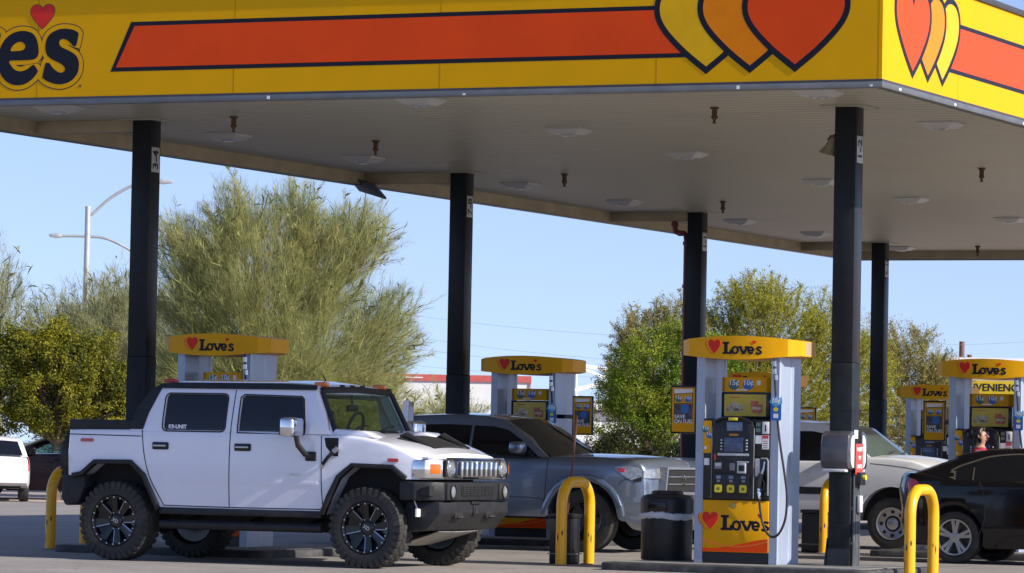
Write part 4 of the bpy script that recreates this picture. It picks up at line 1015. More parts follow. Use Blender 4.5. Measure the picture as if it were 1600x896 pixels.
    for y in (-.70, .70):
        b = MB(); Mh = Matrix.Translation((2.497, y, 1.145)) @ Matrix.Rotation(R(90), 4, 'Y')
        b.lathe([(.105, .0), (.108, .028), (.098, .032), (.085, .015), (0, .005)], M=Mh, seg=24, cap=False, mi=1)
        b.lathe([(.083, .012), (.07, .035), (.04, .048), (0, .052)], M=Mh, seg=24, cap=False, mi=0); b.box(2.50, 2.528, y-.13*(1 if y < 0 else -1)-.02, y-.13*(1 if y < 0 else -1)+.02, 1.05, 1.24, 2)
        b.build('headlight', [LAMP, CHR, UNDER], t)
    for s in (-1, 1):
        b = MB(); Ms = Matrix.Translation((2.442, s*.945, 1.14)) @ Matrix.Rotation(s*R(55), 4, 'Z'); b.box(-.01, .016, -.062, .062, -.055, .055, bev=.008, M=Ms); b.build('turn_lamp', AMB, t)
    ub = [(2.05, -1.06), (2.25, -1.09), (2.42, -.99), (2.52, -.86), (2.53, .86), (2.42, .99), (2.25, 1.09), (2.05, 1.06)]
    b = MB(); b.prism(ub, .785, .995, 'xy', 0, bev=.02); bp = b.build('front_bumper', BUMP, t)
    b = MB(); b.box(2.50, 2.535, -.42, .42, .835, .965, 0, .01)
    for k in range(5): b.box(2.525, 2.542, -.40, .40, .85+k*.023, .857+k*.023, 1)
    for k in range(9): b.box(2.525, 2.541, -.40+k*.1-.003, -.40+k*.1+.003, .845, .955, 1)
    b.build('bumper_grille', [UNDER, BUMP], bp)
    for s in (-1, 1):
        b = MB(); b.box(2.49, 2.555, s*.70-.14, s*.70+.14, .79, .985, 0, .02)
        Mh = Matrix.Translation((2.555, s*.70, .885)) @ Matrix.Rotation(R(90), 4, 'Y'); b.lathe([(.085, -.005), (.088, .012), (.074, .016), (.066, .0)], M=Mh, seg=20, cap=False, mi=0); b.lathe([(.066, .002), (.04, .014), (0, .018)], M=Mh, seg=20, cap=False, mi=1); b.build('fog_lamp', [BUMP, LAMP], bp)
        b = MB(); b.prism([(2.315, .85), (2.44, .84), (2.44, .95), (2.33, .925)], s*1.0-.08, s*1.0+.075, 'xz', 0); b.build('bumper_opening', UNDER, bp)
    b = MB(); lo = [(2.1, .775), (2.50, .775), (2.50, .64), (2.34, .45), (2.0, .42), (2.0, .6)]
    b.prism(lo, -.93, .93, 'xz', 0, bev=.02)
    for y in (-.42, .42):
        b.box(2.41, 2.502, y-.10, y+.10, .58, .66, 1, .01); b.tube([(2.44, y-.05, .62), (2.53, y-.05, .61), (2.53, y+.05, .61), (2.44, y+.05, .62)], .014, 6, 2)
    b.box(2.49, 2.515, -.05, .05, .62, .73, 1, .008); b.box(2.50, 2.52, -.11, .11, .74, .775, 0, .008); b.box(2.505, 2.53, -.02, .02, .64, .71, 2)
    b.build('lower_bumper', [BUMP, UNDER, STEEL], t)
    b = MB(); b.patch([(2.30, -.52, .44), (2.30, .52, .44), (1.75, .42, .27), (1.75, -.42, .27)], 4, 3, (0, 0, -.01), .012); b.build('skid_plate', SKID, t)
    b = MB(); b.box(2.24, 2.26, -1.02, -.92, .60, .69); b.tube([(2.24, -.97, .69), (2.2, -.97, .78)], .006, 5); b.build('hanging_label', WPL, t)
    # hood furniture
    def hz(x, y): return fb(x, y, lerp_table([(1.12, 1.50), (1.30, 1.505), (1.6, 1.475), (1.9, 1.415), (2.15, 1.335), (2.29, 1.265)], x))[2]
    b = MB(); P = [(x, y, hz(x, y)+.012) for x, y in ((2.20, -.50), (2.20, .50), (1.80, .62), (1.80, -.62))]
    b.patch(P, 6, 4, (0, 0, .034), .02)
    b.build('hood_vent', UNDER, t)
    for s in (-1, 1): b = MB(); b.tube([(1.78, s*.50, hz(1.78, s*.5)+.005), (1.85, s*.48, hz(1.85, s*.48)+.04), (2.2, s*.46, hz(2.2, s*.46)+.02)], [.03, .05, .018], 8); b.build('vent_scoop', UNDER, t)
    for s in (-1, 1): b = MB(); b.prism([(1.12, 1.49), (1.19, 1.575), (1.55, 1.555), (1.70, 1.48)], s*.99, s*.60, 'xz', 0, bev=.02); b.build('cowl_cover', WPAINT, t)
    for k in range(2): b = MB(); b.lathe([(.016, 0), (.012, .02), (0, .024)], M=Matrix.Translation((1.45, -.2+k*.4, hz(1.45, 0)+.0)), seg=8); b.build('washer_jet', TRIM, t)
    # mirrors
    for s, dx in ((-1, 0), (1, .30)):
        b = MB(); b.box(.70, .88, s*1.29-.15, s*1.29+.15, 1.47, 1.695, 0, .045, seg=3); b.box(.695, .72, s*1.29-.13, s*1.29+.13, 1.49, 1.675, 1, .01); mr = b.build('mirror', [CHR, BLKG], t, smooth=50); mr.location.x = dx
        b = MB(); b.tube([(.84, s*1.27, 1.50), (.86, s*1.26, 1.38), (.90, s*1.16, 1.28), (.93, s*1.07, 1.255)], .034, 8); b.box(.86, 1.0, s*1.075-.02, s*1.075+.02, 1.20, 1.31, 0, .02); b.build('mirror_arm', TRIM, mr)
    # far front door standing open
    Md = Matrix.Translation((1.06, 1.07, 0)) @ Matrix.Rotation(R(-68), 4, 'Z')
    b = MB(); b.box(-1.05, -.02, -.04, .04, .66, 1.50, 0, .02, M=Md)
    fr = [(-1.05, 1.49), (-1.05, 1.93), (-.16, 1.93), (-.02, 1.49)]
    b.prism(fr, -.035, .035, 'xz', 0, [[(-.97, 1.53), (-.97, 1.88), (-.20, 1.88), (-.09, 1.53)]], M=Md); b.box(-1.056, -1.049, -.012, .012, 1.55, 1.86, 1, M=Md)
    b.build('open_door', [WPAINT, UNDER], t)['label'] = 'far front door standing open'
    for x in (-1.63, 1.64):
        for s in (-1, 1): wheel(t, x, s*.925, .46, .462, .33, .285, s, 'offroad', 'wheel', True)
    return t
offroad_pickup()

# ---------------------------------------------------------------- common car builder
def car(name, label, cat, loc, rz, S):
    t = thing(name, label, cat, loc, rz)
    HW, CW = S['HW'], S['CW']; P = S['paint']
    nose, tail = max(p[0] for p in S['body']), min(p[0] for p in S['body'])
    zt = max(p[1] for p in S['body']); zb = min(p[1] for p in S['body'])
    nb, tb = S.get('nosebow', .28), S.get('tailbow', .18)
    def fb(x, y, z):
        s = y/HW; a = abs(s); k = 1.0
        k -= .055*max(0, (z-(zb+.62*(zt-zb)))/(zt-zb)/.38)**2+.05*max(0, ((zb+.3*(zt-zb))-z)/(zt-zb)/.3)**2
        dn = max(0, (x-(nose-.9))/.9); dt = max(0, ((tail+.7)-x)/.7)
        k -= .10*dn**2.2+.07*dt**2.2
        xx = x-nb*a**3*dn**1.5+tb*a**3*dt**1.5
        return (xx, s*HW*k, z+S.get('crown', .04)*(1-s*s)*(1 if z > zb+.7*(zt-zb) else 0))
    cz0 = min(p[1] for p in S['cab']); cz1 = max(p[1] for p in S['cab'])
    def fc(x, y, z):
        s = y/CW; k = 1-S['tumble']*max(0, (z-cz0)/(cz1-cz0))**1.2
        return (x-.10*abs(s)**3*(1 if x > 0 and S.get('wsbow') else 0), s*CW*k, z+.03*(1-s*s)*max(0, (z-cz0)/(cz1-cz0)))
    XS = frange(tail, nose, 26); ZS_ = frange(zb, zt, 10)
    b = MB(); b.join(shell(S['body'], HW, XS, ZS_, frange(-HW*.92, HW*.92, 10), fb, S.get('bev', .06), S.get('cond', lambda m: m.z > zb+.5*(zt-zb))))
    bd = b.build('body', P, t, smooth=40)
    cx = [p[0] for p in S['cab']]; XC = frange(min(cx), max(cx), 14); ZC = frange(cz0, cz1, 8)
    b = MB(); b.join(shell(S['cab'], CW, XC, ZC, frange(-CW*.85, CW*.85, 8), fc, S.get('cbev', .06), lambda m: m.z > cz0+.15))
    b.build('cabin', S.get('cabpaint', P), t, smooth=40)
    b = MB(); b.box(tail+.25, nose-.3, -HW*.78, HW*.78, zb+.02, zb+.55*(zt-zb)); b.build('underbody', UNDER, t)
    for s in (-1, 1):
        for w in S['windows']:
            b = MB(); skin(b, w, fc, CW, s, .004, .01, 0, XC, ZC); b.build('window', S.get('glass', TINT), t)
        if S.get('beltchrome'):
            b = MB()
            for pts in S['beltchrome']: skin(b, stroke(pts, .018, 4), fc, CW, s, .012, .014, 0, XC, ZC)
            b.build('window_trim', CHR if S.get('chrome', True) else TRIM, t)
        b = MB()
        for pts in S.get('seams', ()): skin(b, stroke(pts, .010, 4), fb, HW, s, .0015, .004, 0, XS, ZS_)
        if S.get('seams'): b.build('panel_gap', SEAM, bd)
        for hx, hz_ in S.get('handles', ()):
            b = MB(); q = fb(hx, s*HW, hz_); b.tube([(hx-.10, q[1]+s*.012, hz_), (hx-.05, q[1]+s*.03, hz_+.004), (hx+.06, q[1]+s*.03, hz_+.004), (hx+.10, q[1]+s*.012, hz_)], .014, 8); b.build('door_handle', S.get('handlemat', P), t)
        if S.get('mirror'):
            mx, mz = S['mirror']; b = MB(); b.box(mx-.10, mx+.10, s*(CW+.12)-.12, s*(CW+.12)+.12, mz-.075, mz+.085, 0, .05, seg=3); b.box(mx-.05, mx+.07, s*(CW+.02)-.07, s*(CW+.02)+.06, mz-.10, mz-.04, 1, .02); b.build('mirror', [S.get('mirrormat', P), TRIM], t, smooth=60)
    for key, nm, g in (('ws', 'windscreen', S.get('wsglass', TINT)), ('rw', 'rear_window', S.get('glass', TINT))):
        if key in S:
            (x0, z0, y0), (x1, z1, y1) = S[key]
            sg = 1 if x0 > x1 else -1
            b = MB(); b.patch([(x0, -sg*y0, z0), (x0, sg*y0, z0), (x1, sg*y1, z1), (x1, -sg*y1, z1)], 8, 4, (.05*sg, 0, .03), .008); b.build(nm, g, t)
    for wx in S['wheels']:
        for s in (-1, 1): wheel(t, wx, s*(HW-S['ww']/2-.015), S['wr'], S['wr'], S['ww'], S['rim'], s, S['style'], 'wheel', S.get('tread', False))
    for wx in S['wheels']:
        for s in (-1, 1):
            b = MB(); ar = S['arch']; st = stroke(arc(wx, S['wr']+S.get('archz', .02), ar, 5, 175, 12), S.get('lipw', .03), 1, False)
            b.prism(st, s*(HW-.05), s*(HW+S.get('lipout', .004)), 'xz', 0, bev=S.get('lipbev', 0)); b.build('arch_trim', S.get('archmat', P), t)
    t['_'] = 0; del t['_']
    return t, fb, fc, XS, ZS_
def archpts(cx, r, zc, zb, rev=True):
    """points of a wheel opening from front to rear along the sill"""
    a0 = math.degrees(math.asin(max(-1, min(1, (zb-zc)/r))))
    return arc(cx, zc, r, a0, 180-a0, 12)

# grey mid-size pickup behind the bollard
ar = archpts(0, .55, .445, .48); arr = archpts(-3.5, .55, .445, .48)
tac = dict(HW=1.0, CW=.955, paint=GPAINT, tumble=.20, crown=.05, nosebow=.15,
    body=[(-4.75, .55), (-4.78, 1.0), (-4.75, 1.24), (-3.05, 1.24), (-3.0, 1.262), (-.6, 1.272), (-.45, 1.29), (.02, 1.295), (.45, 1.285), (.74, 1.262), (.90, 1.225), (.97, 1.15), (1.0, .98), (1.01, .70), (.97, .46), (.80, .42), (.60, .44)]+ar+[(-.56, .47), (-2.94, .47)]+arr+[(-4.15, .52)],
    cab=[(-3.05, 1.255), (-2.98, 1.62), (-2.90, 1.76), (-2.7, 1.82), (-2.1, 1.848), (-1.6, 1.835), (-1.26, 1.775), (-.88, 1.53), (-.54, 1.27)],
    windows=[[(-.70, 1.29), (-.96, 1.50), (-1.20, 1.645), (-1.42, 1.69), (-1.72, 1.70), (-1.72, 1.285)], [(-1.76, 1.285), (-1.76, 1.70), (-2.1, 1.71), (-2.5, 1.70), (-2.68, 1.64), (-2.80, 1.285)]],
    beltchrome=[[(-.66, 1.283), (-1.3, 1.275), (-2.82, 1.275)]], chrome=False,
    seams=[[(-.58, .50), (-.56, .9), (-.54, 1.26)], [(-1.78, .5), (-1.76, 1.26)], [(-2.5, .8), (-2.48, 1.25)], [(.56, .93), (.66, 1.0), (.8, 1.0)], [(-2.6, .72), (-.85, .73), (-.55, .66), (-.48, .52)]],
    handles=[(-1.62, 1.08), (-2.6, 1.08)], mirror=(-.95, 1.40), mirrormat=GPAINT, ws=((-.535, 1.285, .86), (-1.25, 1.78, .70)), wsglass=TINT,
    wheels=(0, -3.5), wr=.435, ww=.27, rim=.255, style='dark', arch=.575, archz=.01, lipw=.085, lipout=.03, lipbev=.012, archmat=GPAINT, bev=.045, wsbow=True)
t, fb, fc, XS, ZS_ = car('pickup_truck', 'silver grey pickup standing behind the hoop bollard and trash can', 'pickup truck', (-5.64, 6.8, 0), 0, tac)
hb_ = t
for s in (-1, 1):
    b = MB(); skin(b, [(.47, 1.175), (.70, 1.18), (.88, 1.165), (.955, 1.12), (.97, 1.02), (.86, .985), (.76, 1.0), (.62, 1.07), (.49, 1.14)], fb, tac['HW'], s, .006, .012, 0, XS, ZS_)
    skin(b, [(.52, 1.155), (.66, 1.15), (.66, 1.10), (.58, 1.10)], fb, tac['HW'], s, .010, .006, 1, XS, ZS_); skin(b, [(.80, 1.0), (.96, 1.04), (.965, .98), (.84, .965)], fb, tac['HW'], s, .010, .006, 2, XS, ZS_)
    b.patch([fb(.955, s*.995, 1.02), fb(.985, s*.66, 1.02), fb(.97, s*.66, 1.135), fb(.945, s*.985, 1.125)] if s > 0 else [fb(.985, s*.66, 1.02), fb(.955, s*.995, 1.02), fb(.945, s*.985, 1.125), fb(.97, s*.66, 1.135)], 5, 2, (.035, 0, 0), .03)
    b.build('headlight', [LAMP, REDL, UNDER], t)
b = MB(); gx = 1.065
b.prism([(-.66, .80), (.66, .80), (.58, 1.175), (-.58, 1.175)], .90, gx, 'yz', 0, [[(-.61, .84), (.61, .84), (.54, 1.145), (-.54, 1.145)]], bev=0)
b.prism([(-.605, .85), (.605, .85), (.535, 1.14), (-.535, 1.14)], .88, gx-.02, 'yz', 1)
for z in (.945, 1.045): b.box(gx-.03, gx-.004, -.52, .52, z-.008, z+.008, 0, .004)
b.prism([(.05*math.cos(q*.4189), 1.0+.068*math.sin(q*.4189)) for q in range(15)], gx-.02, gx+.008, 'yz', 2, [[(.034*math.cos(q*.4189), 1.0+.05*math.sin(q*.4189)) for q in range(15)]])
b.build('grille', [ALLOY, UNDER, CHR], t, smooth=25)
b = MB(); b.prism([(.57, .56), (.72, .50), (.88, .48), (1.05, .52), (1.05, .40), (.90, .30), (.70, .33), (.60, .42)], -.93, .93, 'xz', 0, bev=.03); b.build('front_bumper', ALLOY, t)

# old white full-size pickup beyond the second island
ar = archpts(0, .52, .42, .44); arr = archpts(-3.75, .50, .42, .44)
sil = dict(HW=1.05, CW=1.0, paint=OWHT, tumble=.16, crown=.05, nosebow=.22,
    body=[(-5.0, .5), (-5.03, .9), (-5.0, 1.25), (-2.75, 1.25), (-2.7, 1.28), (-.9, 1.30), (-.4, 1.36), (.0, 1.355), (.3, 1.32), (.75, 1.20), (1.05, 1.10), (1.14, .95), (1.16, .6), (1.10, .42), (.72, .40)]+ar+[(-.52, .42), (-3.2, .42)]+arr+[(-4.3, .46)],
    cab=[(-2.78, 1.27), (-2.66, 1.62), (-2.55, 1.79), (-2.35, 1.85), (-1.8, 1.88), (-1.25, 1.85), (-.93, 1.78), (-.50, 1.46), (-.36, 1.345)],
    windows=[[(-.68, 1.30), (-.95, 1.60), (-1.1, 1.70), (-1.3, 1.735), (-1.75, 1.735), (-1.75, 1.295)], [(-1.82, 1.295), (-1.82, 1.735), (-2.2, 1.73), (-2.45, 1.70), (-2.56, 1.31)]],
    seams=[[(-.60, .46), (-.58, .9), (-.56, 1.29)], [(-1.78, .46), (-1.78, 1.29)], [(-.35, 1.27), (.2, 1.22), (.9, 1.10)]], handles=[(-1.38, 1.10)],
    mirror=(-.80, 1.36), mirrormat=TRIM, ws=((-.345, 1.36, .93), (-.92, 1.795, .80)), wsglass=GLP,
    wheels=(0, -3.75), wr=.39, ww=.26, rim=.235, style='steel', arch=.53, archz=.03, lipw=.03, archmat=OWHT)
t, fb, fc, XS, ZS_ = car('pickup_truck', 'old white pickup behind the towel box column with dark stripe along its doors', 'pickup truck', (-3.38, 13.05, 0), 0, sil)
for s in (-1, 1): b = MB(); skin(b, [(-2.6, .80), (-.56, .80), (-.56, .905), (-2.6, .905)], fb, sil['HW'], s, .012, .016, 0, XS, ZS_); b.build('side_stripe', TRIM, t)
b = MB(); b.box(1.02, 1.19, -.98, .98, .48, .66, bev=.03); b.build('front_bumper', CHR, t)
b = MB(); b.box(1.05, 1.175, -.78, .78, .74, 1.0, bev=.02); b.build('grille', TRIM, t)
for y in (-.35, .25): b = MB(); b.tube([(-.31, y, 1.40), (-.36, y+.25, 1.43), (-.40, y+.6, 1.46)], .012, 6); b.build('wiper', TRIM, t)

# black sedan at the right edge
ar = archpts(2.92, .40, .36, .24); arr = archpts(0, .40, .36, .24)
sed = dict(HW=.945, CW=.90, paint=BPAINT, tumble=.24, crown=.03, nosebow=.42, tailbow=.30,
    body=[(-.86, .28), (-.93, .50), (-.92, .72), (-.97, .95), (-.93, 1.11), (-.86, 1.165), (-.5, 1.17), (-.1, 1.10), (.8, 1.085), (1.8, 1.06), (2.5, 1.01), (3.1, .93), (3.6, .80), (3.88, .66), (3.95, .45), (3.88, .26), (3.42, .22)]+ar+[(2.5, .21), (.42, .21)]+arr+[(-.4, .24)],
    cab=[(-.72, 1.13), (-.45, 1.215), (-.12, 1.335), (.14, 1.44), (.48, 1.495), (.95, 1.515), (1.45, 1.475), (1.9, 1.31), (2.55, 1.00)],
    windows=[[(.07, 1.092), (-.02, 1.15), (.02, 1.20), (.15, 1.265), (.32, 1.325), (.32, 1.09)], [(.345, 1.09), (.345, 1.335), (.52, 1.39), (.82, 1.425), (1.08, 1.43), (1.08, 1.085)], [(1.13, 1.085), (1.13, 1.43), (1.40, 1.40), (1.75, 1.27), (2.08, 1.10), (2.05, 1.075)]],
    beltchrome=[[(-.03, 1.165), (.0, 1.12), (.07, 1.082), (1.08, 1.075), (2.05, 1.065)], [(-.03, 1.165), (.02, 1.21), (.15, 1.28), (.34, 1.345), (.52, 1.402), (.82, 1.437), (1.08, 1.442)], [(.332, 1.09), (.332, 1.26)]],
    seams=[[(.30, .30), (.42, .6), (.40, .9), (.33, 1.08)], [(1.10, .26), (1.12, 1.07)], [(2.2, .3), (2.22, 1.03)]], handles=[(.42, .955), (1.32, .94)], mirror=(1.95, 1.14),
    ws=((2.53, 1.03, .78), (1.50, 1.475, .60)), rw=((-.60, 1.185, .72), (.14, 1.455, .58)),
    wheels=(0, 2.92), wr=.345, ww=.225, rim=.235, style='alloy10', arch=.405, archz=.015, lipw=.02, lipout=-.01, wsbow=True, bev=.08)
SED_SPEC = sed
t, fb, fc, XS, ZS_ = car('sedan', 'black sedan with silver five spoke wheels, its tail behind the hoop bollard', 'sedan', (-.41, 6.85, 0), 0, sed)
for s in (-1, 1):
    b = MB(); skin(b, [(-.93, 1.10), (-.70, 1.09), (-.58, 1.04), (-.66, .985), (-.93, .93)], fb, sed['HW'], s, .006, .03, 0, XS, ZS_); b.build('tail_lamp', REDL, t)
b = MB(); skin(b, rrect(-.93, -.88, .97, 1.05, .01), fb, sed['HW'], -1, .010, .03, 0, XS, ZS_); b.build('reflector', AMB, t)
# ------------------------------------------------------------------ trees
def foliage_mat(name, cols, nscale=.9, trans=.3, isl=.5):
    m = leafmat(name, cols, .75, trans); nt = m.node_tree; N = nt.nodes; L = nt.links
    g = [n for n in N if n.type == 'NEW_GEOMETRY'][0]; r = [n for n in N if n.type == 'VALTORGB'][0]
    tc = N.new('ShaderNodeTexCoord'); nz = N.new('ShaderNodeTexNoise'); nz.inputs['Scale'].default_value = nscale; nz.inputs['Detail'].default_value = 3
    L.new(tc.outputs['Object'], nz.inputs['Vector'])
    mr = N.new('ShaderNodeMapRange'); mr.inputs['From Min'].default_value = .3; mr.inputs['From Max'].default_value = .7; L.new(nz.outputs['Fac'], mr.inputs['Value'])
    mx = N.new('ShaderNodeMath'); mx.operation = 'MULTIPLY_ADD'; mx.inputs[1].default_value = isl
    ml = N.new('ShaderNodeMath'); ml.operation = 'MULTIPLY'; ml.inputs[1].default_value = 1-isl
    L.new(mr.outputs['Result'], ml.inputs[0]); L.new(g.outputs['Random Per Island'], mx.inputs[0]); L.new(ml.outputs[0], mx.inputs[2]); L.new(mx.outputs[0], r.inputs['Fac'])
    return m
BARK = mat('grey_green_bark', (.16, .15, .08), .8, var=.3, scale=12, bump=.3, bscale=40)
BARK2 = mat('brown_bark', (.10, .075, .05), .85, var=.3, scale=12, bump=.3, bscale=40)
PALO = foliage_mat('feathery_foliage', [(0.23, 0.253, 0.0805), (0.333, 0.356, 0.127), (0.425, 0.437, 0.184), (0.368, 0.38, 0.138), (0.494, 0.46, 0.196), (0.575, 0.425, 0.138)], .9, .4)
PALO2 = foliage_mat('feathery_foliage_pale', [(0.242, 0.264, 0.121), (0.33, 0.341, 0.165), (0.396, 0.396, 0.209), (0.297, 0.308, 0.132), (0.44, 0.418, 0.22)], .9, .4)
YGRN = foliage_mat('yellow_green_foliage', [(.20, .22, .025), (.30, .31, .035), (.38, .37, .05), (.38, .34, .05), (.26, .22, .04)])
BRITE = foliage_mat('bright_green_foliage', [(0.036, 0.072, 0.0096), (0.096, 0.18, 0.0144), (0.19, 0.26, 0.022), (0.31, 0.34, 0.034), (0.42, 0.41, 0.06)], 1.2, .35, .4)
OLIVE = foliage_mat('olive_foliage', [(0.0375, 0.0525, 0.012), (0.09, 0.112, 0.015), (0.195, 0.195, 0.021), (0.33, 0.30, 0.021), (0.46, 0.37, 0.03)], 1.3, .35, .35)
DARKF = foliage_mat('dark_shrub_foliage', [(.012, .018, .006), (.03, .04, .012), (.055, .06, .018), (.09, .08, .03)])
DRYF = foliage_mat('dry_foliage', [(.22, .22, .05), (.33, .31, .08), (.38, .32, .13), (.42, .37, .10)])

import numpy as np
def limbs(mb, base, tips, r0, rng, sub=3):
    for tp in tips:
        base_, tp = Vector(base), Vector(tp); d = tp-base_
        pts = [base_, base_+d*.35+Vector((rng.uniform(-.2, .2), rng.uniform(-.2, .2), .08*d.length)), base_+d*.7+Vector((rng.uniform(-.2, .2), rng.uniform(-.2, .2), .05*d.length)), tp]
        pts = catmull(pts, 4); n = len(pts)
        mb.tube(pts, [r0*(1-.88*i/(n-1)) for i in range(n)], 6)
        for s in range(sub):
            i = rng.randrange(n//3, n-2); q = pts[i]; e = q+(d.normalized()+Vector((rng.uniform(-.9, .9), rng.uniform(-.9, .9), rng.uniform(-.1, .5)))).normalized()*d.length*rng.uniform(.14, .3)
            m = (q+e)/2+Vector((rng.uniform(-.1, .1), rng.uniform(-.1, .1), .06))
            mb.tube(catmull([q, m, e], 3), [r0*.35*(1-.85*k/6) for k in range(7)], 5)
def ell_point(rng, E, shell_):
    c, r = E
    while True:
        v = Vector((rng.uniform(-1, 1), rng.uniform(-1, 1), rng.uniform(-1, 1)))
        l = v.length
        if 0.05 < l <= 1: break
    v = v/l*(l**shell_)
    return Vector((c[0]+v.x*r[0], c[1]+v.y*r[1], c[2]+v.z*r[2])), v
def np_mesh(name, verts, k, mt, parent):
    """mesh of separate k-sided faces from an (n*k, 3) array"""
    n = len(verts)//k; me = bpy.data.meshes.new(name)
    me.vertices.add(n*k); me.vertices.foreach_set('co', verts.astype(np.float32).ravel())
    me.loops.add(n*k); me.loops.foreach_set('vertex_index', np.arange(n*k, dtype=np.int32))
    me.polygons.add(n); me.polygons.foreach_set('loop_start', np.arange(0, n*k, k, dtype=np.int32))
    me.update(calc_edges=True); me.materials.append(mt)
    o = bpy.data.objects.new(name, me); COL.objects.link(o); o.parent = parent
    return o
def unit(a): return a/np.maximum(1e-9, np.linalg.norm(a, axis=1, keepdims=True))
def plumes(rng, ells, n, focus, up, plume, out_w=.8):
    """axes of the branchlets: start, direction, length, sideways bend"""
    vol = [(e[1][0]*e[1][1]*e[1][2])**.7 for e in ells]; tot = sum(vol); ctr = Vector((0, 0, focus)); res = []
    for e, vv in zip(ells, vol):
        for _ in range(max(1, int(n*vv/tot))):
            p, u = ell_point(rng, (e[0], [q*.84 for q in e[1]]), .5)
            if p.z < .12: continue
            out = (p-ctr).normalized()
            ax = (out*out_w+u.normalized()*.45+Vector((0, 0, up))+Vector((rng.gauss(0, .3), rng.gauss(0, .3), rng.gauss(0, .25)))).normalized()
            L_ = rng.uniform(*plume)*(.55+.45*u.length)
            res.append((p-ax*L_*.45, ax, L_, Vector((rng.gauss(0, .14), rng.gauss(0, .14), -.12))))
    return res
def feather_tree(label, loc, ells, n, mt, seed, blade=(.30, .62), w=.004, per=150, bark=BARK, up=.5, focus=.8, group='trees beyond the canopy', name='palo_verde_tree', trunk_r=.13, spread=.42, plume=(.8, 1.7), sag=.10, fill=1.0, gap=.35):
    """plumes of hair-thin green twigs fanning out along branchlets that spring from the limbs"""
    rng = random.Random(seed); g = np.random.default_rng(seed); t = thing(name, label, 'tree', loc, 0, group)
    b = MB(); b.tube([(0, 0, -.05), (.05, 0, .5), (0, .05, focus)], [trunk_r*1.3, trunk_r, trunk_r*.9], 8)
    tips = []
    for e in ells:
        for _ in range(4): tips.append(ell_point(rng, (e[0], [q*.55 for q in e[1]]), .6)[0])
    limbs(b, (0, .03, focus-.05), tips, trunk_r*.5, rng, 4)
    V = []; vol = [(e[1][0]*e[1][1]*e[1][2])**.7 for e in ells]
    for p0, ax, L_, bend in plumes(rng, ells, n, focus, up, plume):
        b.tube([p0+ax*L_*q+bend*L_*q*q for q in (0, .35, .7, 1)], [.012, .009, .005, .003], 3, caps=False)
        m = int(per*rng.uniform(.6, 1.3)); q = g.random((m, 1))**.85
        A = np.array(ax)[None]; B = np.array(bend)[None]
        o = np.array(p0)[None]+A*L_*q+B*L_*q*q+g.normal(0, .03, (m, 3))
        d = unit(A+B*q+g.normal(0, spread, (m, 3))); Ln = g.uniform(blade[0], blade[1], (m, 1))*(1.15-.5*q)
        s = unit(np.cross(d, g.normal(0, 1, (m, 3))))*w*g.uniform(.6, 1.3, (m, 1))
        mid = o+d*Ln*.5; tip = o+d*Ln+g.normal(0, .05, (m, 3)); tip[:, 2] -= sag*Ln[:, 0]
        V.append(np.stack([o-s, o+s, mid+s*.8, tip, mid-s*.8], axis=1).reshape(-1, 3))
    # finer loose twigs between the branchlets, thinned out where the crown has gaps
    m = int(fill*n*per); vv = np.array(vol)/sum(vol); idx = g.choice(len(ells), m, p=vv)
    C_ = np.array([e[0] for e in ells])[idx]; Rr = np.array([e[1] for e in ells])[idx]
    u = unit(g.normal(0, 1, (m, 3))); rad = g.random((m, 1))**.47
    rough = 1+.13*np.sin(u[:, :1]*7+seed)+.10*np.sin(u[:, 1:2]*9+u[:, 2:]*8+seed*2)+.07*np.sin(u[:, 2:]*17+u[:, :1]*15)
    o = C_+u*rad*Rr*.98*rough
    ph = seed*1.3; dens = np.sin(o[:, 0]*2.9+ph)*np.sin(o[:, 1]*2.7+ph*2)*np.sin(o[:, 2]*3.3+ph*3)+.5*np.sin(o[:, 0]*6.1+o[:, 2]*5.3)*np.sin(o[:, 1]*5.7-o[:, 2]*6.7)
    keep = (dens > g.uniform(-1.1, gap, m)) & (o[:, 2] > .1); o = o[keep]; u = u[keep]; m = len(o)
    d = unit(o-np.array([[0, 0, focus]]))*.85+u*.35+np.array([[0, 0, up*.8]]); d = unit(unit(d)+g.normal(0, spread*.8, (m, 3)))
    Ln = g.uniform(blade[0]*.8, blade[1], (m, 1)); s = unit(np.cross(d, g.normal(0, 1, (m, 3))))*w*.85*g.uniform(.6, 1.3, (m, 1))
    mid = o+d*Ln*.5; tip = o+d*Ln+g.normal(0, .04, (m, 3)); tip[:, 2] -= sag*Ln[:, 0]
    V.append(np.stack([o-s, o+s, mid+s*.8, tip, mid-s*.8], axis=1).reshape(-1, 3))
    b.build('trunk', bark, t, smooth=60)
    np_mesh('crown', np.concatenate(V), 5, mt, t)
    return t
